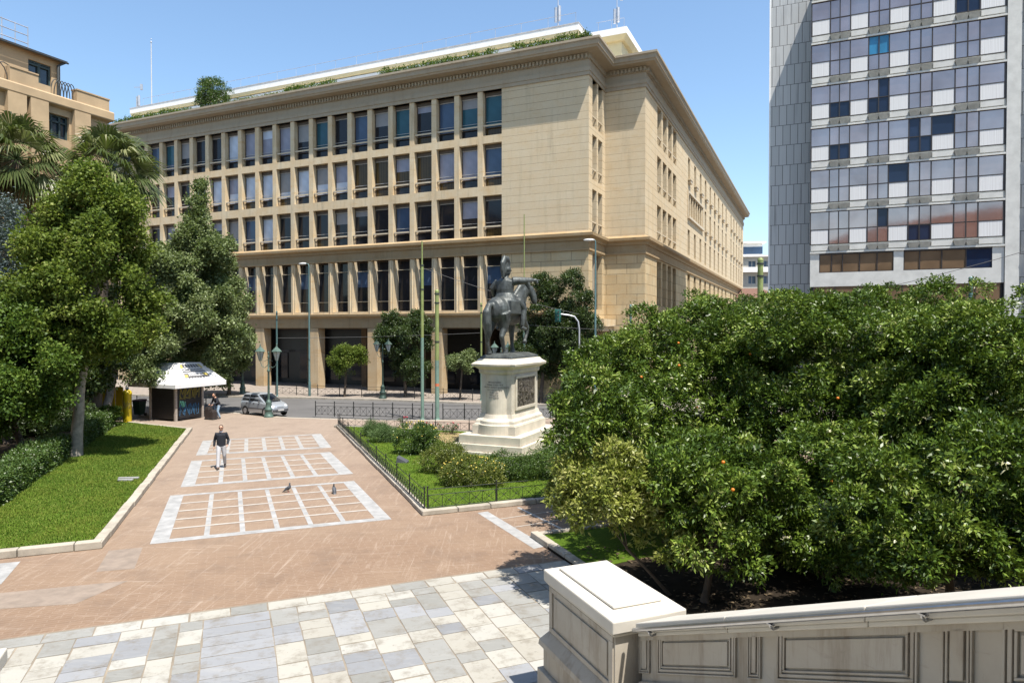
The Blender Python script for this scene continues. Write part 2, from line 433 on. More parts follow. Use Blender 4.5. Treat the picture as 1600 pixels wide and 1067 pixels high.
for z0, z1 in ROWS:
    for a in (.95, 2.55):
        q = MB(Matrix.Translation((SC, a, z0)) @ Matrix.Rotation(rz, 4, 'Z'))
        h = z1 - z0
        q.box(0, .06, .42, .5, 0, h); q.box(1.14, 1.2, .42, .5, 0, h); q.box(0, 1.2, .04, .14, .8, .9, 1); q.box(.06, 1.14, .45, .49, 0, h, 2); q.tube([(.6, .08, .8), (.6, .4, .05)], .04, 5, 1)
        rest.v += [] ; rest.add(q.v, [f for f in q.f]); rest.m[-len(q.m):] = q.m
def small(d0, d1, z0, z1, sill=True):
    q = MB(T90(SX)); q.box(d0, d1, .35, .45, z0, z1, 2); q.box((d0 + d1) / 2 - .03, (d0 + d1) / 2 + .03, .30, .347, z0, z1, 0); q.box(d0, d1, .3, .346, z0 + (z1 - z0) * .68, z0 + (z1 - z0) * .68 + .06, 0)
    if sill: q.box(d0 - .1, d1 + .1, -.35, -.003, z0 - .12, z0, 1); q.box(d0 + .1, d1 - .1, -.3, -.003, z0 - .4, z0 - .12, 1)
    rest.add(q.v, q.f); rest.m[-len(q.m):] = q.m
for d in RS:
    small(d - .7, d + .7, 22.3, 24.75); small(d - .7, d + .7, 13.95, 16.8, False); small(d - .75, d + .75, 8.1, 11.85, False)
    if d > 36: small(d - .7, d + .7, 18.15, 20.8)
for a, b in GROUP: small(a, b, 18.2, 20.8, False)
for a, b in GR: small(a, b, 7.8, 11.8, False)
q = MB(T90(SX)); q.box(24.9, 35.9, -.14, -.003, 20.803, 21.0, 1); q.box(24.9, 35.9, -.25, -.003, 17.95, 18.197, 1); q.box(24.9, 25.15, -.14, -.004, 18.2, 20.8, 1); q.box(35.65, 35.9, -.14, -.004, 18.2, 20.8, 1)
rest.add(q.v, q.f); rest.m[-len(q.m):] = q.m
q = MB(T90(SC)); q.box(1.0, 3.7, .4, .5, 7.3, 11.85, 2); q.box(2.25, 2.45, .1, .4, 7.3, 11.85, 1); rest.add(q.v, q.f); rest.m[-len(q.m):] = q.m
tag(rest.build('window', [m_bronzef, m_cream_rail, g_dark], ob), kind='stuff')
# ---- set-back top floor
PD0 = 5.0
sR, zt = onF(904, 36, PD0); sL, _ = onF(203, 185, PD0)
zt = onF(600, 93, PD0)[1]
ph = MB()
ph.box(sL + .3, sR - .4, PD0 + .18, 22, 28.12, zt - 1.08, 0)
ph.box(sL + .4, sR - .5, PD0 + .5, 22.4, zt - 1.078, zt - .992, 2)
ph.loft([[(sL + .2, PD0 + .2, zt - .99), (sR - .4, PD0 + .2, zt - .99), (sR - .4, 22.4, zt - .99), (sL + .2, 22.4, zt - .99)],
         [(sL + .08, PD0 + .09, zt - .9), (sR - .1, PD0 + .09, zt - .9), (sR - .1, 22.6, zt - .9), (sL + .08, 22.6, zt - .9)],
         [(sL + .02, PD0 + .03, zt - .66), (sR - .02, PD0 + .03, zt - .66), (sR - .02, 22.7, zt - .66), (sL + .02, 22.7, zt - .66)]], 1, True, False)
ph.box(sL, sR, PD0, 22.7, zt - .657, zt - .1, 0); ph.box(sL - .03, sR + .03, PD0 - .03, 22.73, zt - .097, zt, 3)
m_greytop = simple('grey_flashing', (.42, .42, .43), .5)
ph.build('penthouse', [m_whiteroof, m_cream, m_dark, m_greytop], ob)
PD1 = 8.0
s1, z1 = onF(979, 41, PD1); s0, _ = onF(930, 50, PD1); d1 = 17
st = MB(); st.box(s0, s1 - .6, PD1 + .6, d1, 28.13, z1 - 1.0, 0)
st.loft([[(s0 - .1, PD1 + .3, z1 - 1.0), (s1 - .3, PD1 + .3, z1 - 1.0), (s1 - .3, d1 + .3, z1 - 1.0), (s0 - .1, d1 + .3, z1 - 1.0)],
         [(s0 - .4, PD1, z1 - .6), (s1, PD1, z1 - .6), (s1, d1 + .6, z1 - .6), (s0 - .4, d1 + .6, z1 - .6)]], 0, True, False)
st.box(s0 - .4, s1, PD1, d1 + .6, z1 - .597, z1, 1)
st.box(s1 - .597, s1 - .55, PD1 + 2.2, PD1 + 3.6, 28.2, z1 - 1.6, 2)
st.build('stair_house', [m_cream, m_whiteroof, m_dark], ob)
vb = MB(); vb.box(SC + 1.2, SC + 3.2, 9, 11.5, 28.14, 28.9); vb.box(SC + 1.1, SC + 3.3, 8.9, 11.6, 28.9, 28.98, 1); vb.build('roof_vent', [m_greytop, m_dark], ob)
rl = MB()
x = sL + 2
while x < sR: rl.tube([(x, PD0 + .25, zt), (x, PD0 + .25, zt + .95)], .02, 4); x += 2.6
rl.tube([(sL + 2, PD0 + .25, zt + .95), (sR - .3, PD0 + .25, zt + .95)], .022, 4)
rl.tube([(s0, PD1 + .3, z1 + .9), (s1 - .3, PD1 + .3, z1 + .9)], .02, 4)
for x in (s0 + .2, (s0 + s1) / 2, s1 - .3): rl.tube([(x, PD1 + .3, z1), (x, PD1 + .3, z1 + .9)], .02, 4)
m_galv = simple('galvanised_steel', (.45, .46, .48), .45, .6)
rl.build('roof_railing', m_galv, ob)

# ================================================================== GLASS TOWER
Q0 = Vector(((1265 - 800) / FPX * 50, 50, 0)); TM = frame(-TH, (Q0.x, Q0.y)); TMi = TM.inverted()
tw = thing('office_tower', 'tall glass office tower with checkered white panels and a blank grey side wall', 'building', matrix=TM)
m_conc = simple('pale_concrete', (.50, .50, .47), .75, var=.12, scale=1.5, bump=.1)
m_conc2 = simple('shell_concrete', (.40, .39, .34), .8, var=.2, scale=3)
t = NT('grey_cladding'); v = t.coords(); c, fac = t.brick(t.sepsum(v), .53, 1.52, .02, (.45, .46, .455), (.39, .40, .395), (.10, .10, .10), .5, .1)
st_ = t.noise(t.coords(scale=(2.5, 2.5, .18)), 1, 5); c = t.mix(t.ramp(st_, [(.55, 0.), (.75, .45)]), c, (.13, .13, .13)); t.bump(t.math('SUBTRACT', 1.0, fac), .4, .02); m_clad = t.out(c, .6, 0.0, .3)
t = NT('white_panel'); v = t.coords(); w_ = t.node('ShaderNodeTexWave'); t.inp(w_, 'Vector', t.coords(scale=(1, 1, .03))); t.inp(w_, 'Scale', 4.0); t.inp(w_, 'Distortion', 6.0); t.inp(w_, 'Detail', 3.0)
m_panel = t.out(t.mix(t.ramp(w_.outputs['Fac'], [(.1, .45), (.7, 0.)]), (.64, .64, .635), (.36, .345, .32)), .5, 0.0, .3)
m_mull = simple('dark_mullion', (.035, .028, .025), .4)
def mirror(name, c, rough, wob):
    t = NT(name); v = t.coords(); n = t.noise(v, .45, 5, .55)
    col = t.ramp(n, [(.3, dk(c, .74)), (.7, dk(c, 1.12))]); col = t.mix(t.ramp(t.noise(v, .22, 4), [(.45, 0.), (.7, .45)]), col, (.42, .37, .355)); t.bump(t.noise(v, .5, 3), wob * 1.6, .05); return t.out(col, rough, .92, .5)  # the tint noise paints cloudy reflections into the glass colour
g_mir = mirror('reflective_glass', (.50, .36, .315), .05, .03)
g_mir2 = mirror('reflective_glass_violet', (.44, .33, .295), .07, .03)
g_navy = glass('navy_window', (.012, .022, .05), .1, .4)
g_cyan = glass('blue_film_window', (.04, .22, .40), .1, .5)
g_ribbon = glass('brown_ribbon_glass', (.15, .10, .06), .15, .3)
BAYS = [(0, 1.23, 1), (1.23, 1.85, 0), (1.85, 2.52, 0), (2.52, 3.69, 1), (3.69, 4.33, 0), (4.33, 4.97, 0), (4.97, 6.2, 1), (6.2, 6.87, 0), (6.87, 7.55, 0), (7.55, 8.89, 1), (8.89, 9.59, 0), (9.59, 10.27, 0), (10.27, 11.69, 1)]
DARK = {(0, 5, 1), (0, 7, 0), (0, 8, 0), (1, 6, 1), (2, 7, 1), (2, 7, 0), (2, 8, 0), (2, 9, 1), (2, 1, 0), (2, 2, 0), (3, 5, 1), (3, 4, 0), (3, 5, 0), (3, 1, 0), (3, 2, 0), (5, 10, 1), (5, 11, 1), (5, 10, 0), (5, 11, 0)}
CY = {(4, 4, 1), (4, 5, 1)}
TOP = 30.9
for k in range(7):
    zb = 11.15 + 3.02 * k
    zl, zp, zt_ = zb + .66, zb + 1.72, min(zb + 3.02, TOP)
    lg = MB()
    lg.box(0, 11.75, .0, .5, zb, zl - .02)
    lg.box(-.02, 11.77, -.12, -.003, zb, zb + .12)
    x = None
    for i, (a, b, big) in enumerate(BAYS):
        if big: lg.box(a + .05, b - .05, -.1, -.002, zb + .2, zl - .1, 0)
        else:                                            # tapered cup under each narrow pair
            l0, l1 = (a + .02, b - .02)
            lg.loft([[(l0 - .05, -.24, zb + .52), (l1 + .05, -.24, zb + .52), (l1 + .05, -.003, zb + .52), (l0 - .05, -.003, zb + .52)][::-1],
                     [(l0 + .06, -.10, zb + .13), (l1 - .06, -.10, zb + .13), (l1 - .06, -.003, zb + .13), (l0 + .06, -.003, zb + .13)][::-1]], 1, True, False)
    lg.build('floor_ledge', [m_conc, m_conc2], tw)
    for i, (a, b, big) in enumerate(BAYS):
        f = MB(); f.box(a - .035, a + .035, -.06, .06, zl - .02, zt_); f.box(a + .035, b - .035, -.05, .06, zp - .03, zp + .03); f.box(a + .035, b - .035, -.05, .06, zl - .02, zl + .03); f.box(a + .035, b - .035, -.04, .06, zt_ - .05, zt_)
        if i == 12: f.box(b - .035, b + .05, -.06, .06, zl - .02, zt_)
        w = f.build('window', m_mull, tw)
        def pn(r, z0, z1):
            m = g_navy if (k, i, r) in DARK else g_cyan if (k, i, r) in CY else (g_mir if (i + k) % 2 else g_mir2)
            q = MB(); q.quad((a + .03, .0, z0), (b - .03, .0, z0), (b - .03, .0, z1), (a + .03, .0, z1)); q.build('pane', m, w)
        if zt_ > zp + .1: pn(1, zp + .03, zt_ - .04)
        if big:
            q = MB(); q.box(a + .05, b - .05, -.035, .03, zl + .03, zp - .03); q.build('white_panel', m_panel, w)
        else: pn(0, zl + .03, zp - .03)
bk = MB(); bk.box(.05, 11.7, .07, 14, 0, TOP); bk.build('tower_core', m_dark, tw)
rb = MB(); rb.box(0, 11.75, -.02, .05, 8.75, 9.75, 0); rb.box(0, .6, -.02, .05, 9.75, 11.13, 0); rb.box(5.35, 5.95, -.02, .05, 9.75, 11.13, 0); rb.box(11.1, 11.75, -.02, .05, 9.75, 11.13, 0); rb.box(0, 11.75, -.02, .05, 3.6, 4.6, 0); rb.box(0, .5, -.02, .05, 0, 3.6); rb.box(11.2, 11.75, -.02, .05, 0, 3.6)
rb.build('lower_facade', m_conc, tw, 0)
for x0, x1 in [(.6, 1.4), (1.4, 2.1), (2.1, 3.2), (3.2, 4.3), (4.3, 5.3), (5.95, 6.9), (6.9, 8.2), (8.2, 9.6), (9.6, 11.1)]:
    f = MB(); f.box(x0, x0 + .06, .0, .045, 9.752, 11.12); f.box(x0 + .06, x1, .0, .045, 11.04, 11.12); f.box(x0 + .06, x1, .0, .045, 9.752, 9.8); w = f.build('ribbon_window', m_mull, tw)
    q = MB(); q.box(x0 + .002, x1 - .002, .05, .066, 9.752, 11.12); q.build('pane', g_ribbon if x0 < 9 else g_navy, w)
for i in range(8):
    x0 = .2 + 1.42 * i; f = MB(); f.box(x0, x0 + .06, .0, .05, 4.6, 8.75); w = f.build('ribbon_window', m_mull, tw); q = MB(); q.box(x0 + .06, x0 + 1.42, .03, .045, 4.6, 8.75); q.build('pane', g_ribbon, w)
bw = MB(); bw.box(-2.9, -.005, 2.0, 16, 0, 37); bw.box(-3.0, -2.9, 1.97, 16, 0, 37, 1); bw.build('blank_wall', [m_clad, m_whiteroof], tw)
pr = MB(); pr.box(11.78, 12.55, -.12, 12, 0, 36, 0); pr.box(12.55, 13.1, .5, 12, 0, 36, 1); pr.build('end_pier', [m_conc, m_clad], tw)
# neighbour at the right edge
nb = thing('office_block', 'white office block at the right edge with dark strip windows, close beside the glass tower', 'building', matrix=TM)
w = MB(); hs = [(13.7 + 3.1 * i, 16.5 + 3.1 * i, 2.2 + 3.3 * k, 4.3 + 3.3 * k) for i in range(5) for k in range(9)]
wall_holes(w, 13.2, 29, 0, 33, hs, .4); w.box(13.2, 29, .45, 12, 0, 33, 1); w.build('wall', [m_whiteroof, m_dark], nb)
for h in hs:
    f = MB(); f.box(h[0], h[0] + .07, .25, .32, h[2], h[3]); f.box(h[0] + .07, h[1], .25, .32, h[2] + .6, h[2] + .66); wd = f.build('window', m_whitef, nb); q = MB(); q.box(h[0] + .07, h[1], .34, .38, h[2], h[3]); q.build('pane', g_navy, wd)
sl_ = MB()
for k in range(9): sl_.box(13.2, 29, -.5, -.003, 1.5 + 3.3 * k, 1.62 + 3.3 * k); sl_.tube([(13.3, -.45, 2.4 + 3.3 * k), (29, -.45, 2.4 + 3.3 * k)], .03, 5)
sl_.build('balcony', m_whiteroof, nb)

# ================================================================== OCHRE BUILDING AT THE LEFT
L0 = D(171, 300, 44.); LM = frame(-TH, (L0.x, L0.y)); LMi = LM.inverted()
def onL(u, v, x):
    r = LMi.to_3x3() @ ray(u, v); o = LMi @ Vector((0, 0, EYE)); t = (x - o.x) / r.x
    return o.y + r.y * t, o.z + r.z * t
lb = thing('apartment_building', 'ochre plastered building with parapet, set-back top storey and dark windows behind the palms', 'building', matrix=LM)
m_ochre = simple('ochre_plaster', (.375, .275, .165), .85, var=.14, scale=.8, bump=.05)
m_tile = simple('roof_tile', (.125, .066, .046), .8, var=.3, scale=6)
zc1 = onL(178, 178, .35)[1]; zc0 = onL(178, 190, .35)[1]
y0, zw1 = onL(71, 174, 0); y1, _ = onL(108, 190, 0); zw0 = onL(108, 221, 0)[1]
hl = [(y0, y1, zw0, zw1)] + [(y0 - 8.2, y1 - 8.2, zw0, zw1), (y0 - 16.4, y1 - 16.4, zw0, zw1)] + [(y0 - 8.2 * i, y1 - 8.2 * i, zw0 - 3.9 * j, zw1 - 3.9 * j) for i in range(3) for j in (1, 2, 3)]
w = MB(T90(0)); wall_holes(w, -40, 0, 0, zc0, hl, .5); w.T = None
w.box(-15, -.5, -40, 0, 0, zc0 - .01, 0); w.T = T90(0)
for yy in (onL(124, 200, 0)[0], onL(57, 200, 0)[0], onL(22, 200, 0)[0]): w.box(yy - .5, yy + .5, -.35, -.003, 6, zc0 - .02)
w.build('wall', m_ochre, lb)
w = MB(); sweep(w, [(0, -40, 1, 0), (0, 0, 1, .35), (-15, 0, 0, .35)], [(.02, zc0 - .1), (.33, zc0), (.36, zc0 + .06), (.36, zc1), (.3, zc1 + .08), (-.8, zc1 + .1)]); w.build('cornice', m_ochre, lb)
g_lb = glass('left_building_glass', (.02, .035, .05), .06, .7)
m_dkgreen = simple('dark_green_frame', (.03, .05, .05), .5)
for h in hl:
    f = MB(T90(0)); a, b, c, d = h; wd_ = b - a
    f.box(a, a + .1, .2, .3, c, d); f.box(b - .1, b, .2, .3, c, d); f.box(a + .1, b - .1, .2, .3, d - .1, d); f.box(a + .1, b - .1, .2, .3, c + (d - c) * .68, c + (d - c) * .68 + .1)
    for x in (.33, .67): f.box(a + wd_ * x - .05, a + wd_ * x + .05, .2, .297, c, d - .1)
    wi = f.build('window', m_dkgreen, lb); q = MB(T90(0)); q.box(a + .1, b - .1, .32, .4, c, d - .1); q.build('pane', g_lb, wi)
ya, zp1 = onL(120, 141, .2); yb, _ = onL(169.5, 155, .2); zp0 = zc1 + .1
w = MB(); w.box(-.3, .2, ya, -.1, zp0, zp1); w.box(-6, -.3, -.6, -.1, zp0, zp1); w.box(-.34, .24, ya - .02, -.06, zp1, zp1 + .08); w.build('parapet', m_ochre, lb); w = MB()
yc, zq = onL(60, 112, .2); yd, _ = onL(15, 100, .2); w.box(-.3, .2, yd, yc, zp0, zp1 + .1); w.box(-.3, .2, yc, yc + .7, zp0, zp1 - .3); w.box(-.34, .24, yd, yc, zp1 + .1, zp1 + .18)
w.build('parapet', m_ochre, lb)
def hoops(y0, y1, z, n):
    w = MB(); st = (y1 - y0) / n
    for i in range(n):
        for dy in (0, st / 2): w.tube([(0, y0 + st * i + dy + st * .75 * (-math.cos(math.pi * k / 8)) / 1 + st / 2, z + 1.0 * math.sin(math.pi * k / 8)) for k in range(9)], .028, 5)
    w.tube([(0, y0, z + .05), (0, y1, z + .05)], .03, 5); return w
m_iron = simple('dark_iron', (.045, .05, .05), .5, .4)
hoops(yc + .9, ya - .2, zp0, 3).build('balcony_railing', m_iron, lb); hoops(yd - 6, yd - .2, zp0, 7).build('balcony_railing', m_iron, lb)
XS = -3.0
ye, ze = onL(94, 99, XS); yf0, zf1 = onL(44, 92, XS); yf1, _ = onL(80, 110, XS); zf0 = onL(80, 143, XS)[1]
w = MB(T90(XS)); wall_holes(w, -40, ye, zp0 - .2, ze, [(yf0, yf1, zf0, zf1)], .4); w.T = None; w.box(-14, XS - .4, -40, ye, zp0 - .2, ze - .01)
w.build('top_storey', m_ochre, lb)
f = MB(T90(XS)); f.box(yf0, yf0 + .1, .1, .2, zf0, zf1); f.box(yf1 - .1, yf1, .1, .2, zf0, zf1); f.box(yf0 + .1, yf1 - .1, .1, .2, zf1 - .1, zf1); f.box((yf0 + yf1) / 2 - .08, (yf0 + yf1) / 2 + .08, .1, .2, zf0, zf1 - .1); f.box(yf0 + .1, yf1 - .1, .08, .19, zf0 + 1.3, zf0 + 1.42)
wi = f.build('window', m_dkgreen, lb); q = MB(T90(XS)); q.box(yf0 + .1, yf1 - .1, .22, .3, zf0, zf1 - .1); q.build('pane', g_lb, wi)
w = MB(); w.loft([[(XS + .28, -41, ze), (XS + .28, ye + .22, ze), (-15, ye + .22, ze), (-15, -41, ze)], [(XS + .34, -41, ze + .12), (XS + .34, ye + .28, ze + .12), (-15, ye + .28, ze + .12), (-15, -41, ze + .18)], [(XS - 4, -36, ze + 1.2), (XS - 4, ye - 4, ze + 1.2), (-10, ye - 4, ze + 1.2), (-10, -36, ze + 1.2)]], 0, True, False)
w.add([(XS + .28, -41, ze - .004), (XS + .28, ye + .22, ze - .004), (-15, ye + .22, ze - .004), (-15, -41, ze - .004)], [(0, 1, 2, 3)], 1)
w.build('roof', [m_tile, m_soffit], lb)
w = MB(); w.tube([(XS + .2, ye - .25, zp0), (XS + .2, ye - .25, ze - .3), (XS + .3, ye + .1, ze)], .09, 6); w.tube([(XS + .36, -41, ze), (XS + .36, ye + .3, ze)], .06, 6); w.build('gutter_pipe', m_iron, lb)
w = MB(); yg = onL(82, 84, XS)[0] - 1
for z in (.5, 1.0, 1.5): w.tube([(XS - .8, -40, ze + .3 + z), (XS - .8, yg, ze + .3 + z)], .03, 4)
for i in range(38): w.tube([(XS - .8, yg - .75 * i, ze + .2), (XS - .8, yg - .75 * i, ze + 1.85)], .03, 4)
w.build('roof_railing', m_galv, lb)

# ================================================================== FAR BUILDINGS
def far_block(label, cat, u0, u1, Y, vt, name, mw, steps, mr):
    a = D(u0, 500, Y); b = D(u1, 500, Y); z = D(u0, vt, Y).z
    T = frame(R_(-8), (a.x, Y)); t = thing(name, label, cat, matrix=T); L = (b.x - a.x) / math.cos(R_(8))
    w = MB(); hs = []
    k = 0; zz = z - 2.6
    while zz > 1:
        hs += [(1.0 + 3.2 * i, 2.5 + 3.2 * i, zz, zz + 1.7) for i in range(int(L / 3.2))]; zz -= 3.3
    wall_holes(w, 0, L, 0, z, hs, .5); w.box(0, L, .5, 14, 0, z - .02); w.build('wall', mw, t)
    for h in hs:
        f = MB(); f.box(h[0], h[1], .2, .3, h[2], h[2] + .12); f.box((h[0] + h[1]) / 2 - .05, (h[0] + h[1]) / 2 + .05, .2, .3, h[2] + .12, h[3]); wd = f.build('window', m_whitef, t); q = MB(); q.box(h[0], h[1], .31, .4, h[2], h[3]); q.build('pane', g_blue, wd)
    if steps:
        w = MB(); w.box(-.5, L + .5, -1.0, -.003, z - 3.4, z - 3.1); w.box(-.5, L + .5, -1.0, -.9, z - 3.1, z - 2.3); w.box(-.4, L + .4, -.6, 14, z - .01, z + .25); w.box(1, L * .72, 2, 12, z + .25, z + 3.2, 0); w.box(1, L * .72, 1.95, 1.997, z + .8, z + 2.4, 1); w.box(.4, L * .78, 1.2, 12.5, z + 3.2, z + 3.5, 0); w.build('terrace_storey', [m_whiteroof, g_blue], t)
    else:
        w = MB(); w.loft([[(-.6, -.6, z), (L + .6, -.6, z), (L + .6, 14, z), (-.6, 14, z)], [(3, 6, z + 2.2), (L - 3, 6, z + 2.2), (L - 3, 8, z + 2.2), (3, 8, z + 2.2)]], 0, True, False); w.build('roof', mr, t)
    return t
m_farcream = simple('pale_plaster', (.42, .40, .35), .8, var=.08)
far_block('pale apartment block with a white roof terrace far down the side street', 'building', 1138, 1212, 150., 402, 'apartment_block', m_farcream, True, m_tile)
far_block('low pale house with a red tiled roof far down the side street', 'building', 1142, 1222, 122., 467, 'tiled_house', m_farcream, False, m_tile)
# the parliament behind the steps: seen as a reflection in the glass tower
pb = thing('parliament_building', 'old building with red tiled roof, seen reflected in the glass tower windows', 'building', matrix=PM)
w = MB(); hs = [(-22 + 4 * i, -20.4 + 4 * i, z, z + 2.6) for i in range(12) for z in (7, 11.5)]
q = MB(Matrix.Translation((2, -7, 0)) @ Matrix.Rotation(math.pi, 4, 'Z')); wall_holes(q, -24, 24, 0, 16.5, hs, .5); w.add(q.v, q.f); w.box(-22, 26, -40, -7.5, 0, 16.45); w.build('wall', m_ochre, pb)
w = MB(); w.loft([[(-23, -41, 16.5), (27, -41, 16.5), (27, -6.2, 16.5), (-23, -6.2, 16.5)], [(-12, -26, 23), (12, -26, 23), (12, -22, 23), (-12, -22, 23)]], 0, True, False); w.build('roof', m_tile, pb)
for h in hs:
    q = MB(Matrix.Translation((2, -7, 0)) @ Matrix.Rotation(math.pi, 4, 'Z')); q.box(h[0], h[1], .2, .3, h[2], h[3]); q.build('window', g_dark, pb)
# ================================================================== GROUND
m_ground = simple('ground_asphalt', (.16, .155, .15), .9)
b = MB(); b.quad((-900, -900, -.16), (900, -900, -.16), (900, 1500, -.16), (-900, 1500, -.16)); struct('ground', b, m_ground)
t = NT('asphalt'); v = t.coords(); n = t.noise(v, .25, 6, .7); n2 = t.noise(v, 40, 3)
c = t.ramp(n, [(.3, (.07, .069, .069)), (.7, (.115, .112, .11))]); c = t.mix(t.ramp(n2, [(.4, 0.), (.7, .35)]), c, (.15, .146, .142)); t.bump(n2, .2, .01); m_road = t.out(c, .85, 0.0, .3)
near_px = [(225, 634), (330, 641), (450, 652), (600, 656), (750, 656), (880, 652)]
far_px = [(225, 617), (350, 618.5), (480, 621), (600, 624), (730, 629), (880, 633)]
near = [G(*p) for p in near_px]; far = [G(*p) for p in far_px]
dn_ = (near[-1] - near[-2]).normalized(); near = [near[0] + Vector((-.95, .25, 0)) * 70] + near + [near[-1] + Vector((.95, -.3, 0)) * 80]
far = [far[0] + Vector((-.95, .25, 0)) * 70] + far + [far[-1] + Vector((.93, -.37, 0)) * 80]
b = MB(); b.prism([(p.x, p.y) for p in near] + [(p.x, p.y) for p in far][::-1], -.15, -.09); struct('road', b, m_road)
b = MB(); k0 = [(p.x, p.y) for p in far]; b.prism(k0 + [(90, 200), (-90, 200)], -.15, .02)
t = NT('far_paving'); v = t.coords(); c, f_ = t.brick(v, .5, .5, .02, (.27, .23, .195), (.23, .20, .17), (.14, .125, .11)); m_farpave = t.out(t.mix(t.ramp(t.noise(v, .3, 5), [(.35, 0.), (.7, .4)]), c, (.22, .19, .165)), .85, 0.0, .2)
struct('far_pavement', b, m_farpave)
kerb_mat = simple('kerb_stone', (.31, .28, .23), .8, var=.25, scale=2.5, bump=.2, bscale=12)
def kerb(mb, a, c, w, z0, z1, L=1.1, gap=.015, seed=0):
    rr = random.Random(seed); a = Vector(a); c = Vector(c); d = (c - a); tot = d.length; d.normalize(); nrm = Vector((-d.y, d.x, 0)); x = 0
    while x < tot - .05:
        l = min(L * rr.uniform(.75, 1.25), tot - x)
        p, q = a + d * (x + gap / 2), a + d * (x + l - gap / 2); o = nrm * rr.uniform(-.012, .012); h = z1 + rr.uniform(-.012, .01)
        mb.add([(*(p + o).xy, z0), (*(q + o).xy, z0), (*(q + o + nrm * w).xy, z0), (*(p + o + nrm * w).xy, z0), (*(p + o).xy, h), (*(q + o).xy, h), (*(q + o + nrm * w).xy, h), (*(p + o + nrm * w).xy, h)],
               [(3, 2, 1, 0), (4, 5, 6, 7), (0, 1, 5, 4), (1, 2, 6, 5), (2, 3, 7, 6), (3, 0, 4, 7)]); x += l
b = MB()
for p, q in zip(far, far[1:]): kerb(b, p, q, -.22, -.1, .05, 1.4)
for p, q in zip(near, near[1:]): kerb(b, p, q, -.28, -.1, .012, 1.4)
struct('street_kerb', b, kerb_mat, .012)
# brick paving of the square
t = NT('brick_paving'); tc = t.coords(rot=(0, 0, -TP)); tcs = t.coords(scale=(1, 1, 1), rot=(0, 0, -TP))
c, fac = t.brick(tc, .42, .105, .010, (.192, .130, .088), (.172, .114, .076), (.22, .16, .115), .5, .3)
big = t.noise(t.coords(), .13, 5, .6)
c = t.mix(t.ramp(big, [(.42, 0.), (.66, .55)]), c, (.245, .18, .125))
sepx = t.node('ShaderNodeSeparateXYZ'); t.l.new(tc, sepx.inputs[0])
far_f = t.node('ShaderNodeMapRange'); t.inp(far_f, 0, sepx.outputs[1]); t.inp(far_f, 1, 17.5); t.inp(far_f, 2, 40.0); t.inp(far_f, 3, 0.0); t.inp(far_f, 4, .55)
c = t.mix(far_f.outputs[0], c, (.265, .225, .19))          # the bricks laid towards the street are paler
for sc_v, rz_, amt in (((.35, 5., 1), .35, .40), ((5., .28, 1), .12, .42), ((3.2, .5, 1), -.5, .26)):
    sn = t.noise(t.coords(scale=sc_v, rot=(0, 0, rz_ - TP)), 1.6, 6, .7, 1.2)
    c = t.mix(t.ramp(sn, [(.56, 0.), (.68, amt)]), c, (.36, .295, .235))
dirt = t.noise(t.coords(), .8, 6, .7); c = t.mix(t.ramp(dirt, [(.5, 0.), (.75, .5)]), c, (.11, .08, .062))
gum = t.noise(t.coords(), 5.5, 2); c = t.mix(t.ramp(gum, [(.70, 0.), (.74, .55)]), c, (.10, .08, .065)); t.bump(t.math('SUBTRACT', 1.0, fac), .15, .005); m_brick = t.out(c, .8, 0.0, .25)
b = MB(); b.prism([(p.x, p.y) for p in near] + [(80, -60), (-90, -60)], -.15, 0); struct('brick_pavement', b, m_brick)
m_marble_w = simple('white_marble_strip', (.285, .285, .28), .6, var=.25, scale=3, bump=.1)
m_thin = simple('pale_stone_line', (.33, .30, .265), .7, var=.15, scale=4)
bands = MB()
def bil(P, a, c):
    return (P[0] * (1 - a) + P[1] * a) * (1 - c) + (P[3] * (1 - a) + P[2] * a) * c
def patch(mb, P, a0, a1, c0, c1, z, m): mb.add([(*bil(P, a, c).xy, z) for a, c in ((a0, c0), (a1, c0), (a1, c1), (a0, c1))], [(0, 1, 2, 3)], m)
def panel(mb, px, nv, nh, bl_, br, sw, vw, hw, bot=True, top=True):
    P = [G(*p) for p in px]
    if bl_: patch(mb, P, 0, bl_, 0, 1, .004, 0)
    if br: patch(mb, P, 1 - br, 1, 0, 1, .004, 0)
    if bot: patch(mb, P, bl_ + .0005, 1 - br - .0005, 0, sw, .0042, 0)
    if top: patch(mb, P, bl_ + .0005, 1 - br - .0005, 1 - sw * .7, 1, .0042, 0)
    for i in range(1, nv):
        x = bl_ + (1 - bl_ - br) * i / nv; patch(mb, P, x - vw / 2, x + vw / 2, sw + .001, 1 - sw, .004, 0)
    for j in range(1, nh):
        y = sw + (1 - 2 * sw) * j / nh; patch(mb, P, bl_ + .001, 1 - br - .001, y - hw / 2, y + hw / 2, .008, 1)
panel(bands, [(234, 850), (612, 811), (553, 751), (266, 774)], 6, 5, .068, .068, .055, .022, .024)
panel(bands, [(282, 761), (552, 740), (516, 706), (299, 720)], 6, 4, .075, .085, .06, .026, .035)
panel(bands, [(306, 711.5), (518, 699), (501, 677.5), (317, 688.5)], 6, 4, .075, .085, .08, .03, .045)
panel(bands, [(834, 857), (1060, 812), (940, 775), (746, 801)], 4, 4, .075, .0, .0, .02, .015, False, False)
P = [G(*p) for p in ((-40, 925), (2, 912), (32, 877), (0, 880))]; patch(bands, P, 0, 1, 0, 1, .004, 0)
struct('paving_bands', bands, [m_marble_w, m_thin])
b = MB(); m_patch = simple('pale_paving_patch', (.205, .165, .132), .85, var=.2, scale=3)
for px in ([(150, 893), (210, 888), (223, 855), (170, 860)], [(-60, 955), (118, 943), (200, 907), (-60, 932)]):
    P = [G(*p) for p in px]; patch(b, P, 0, 1, 0, 1, .003, 0)
struct('paving_patch', b, m_patch)
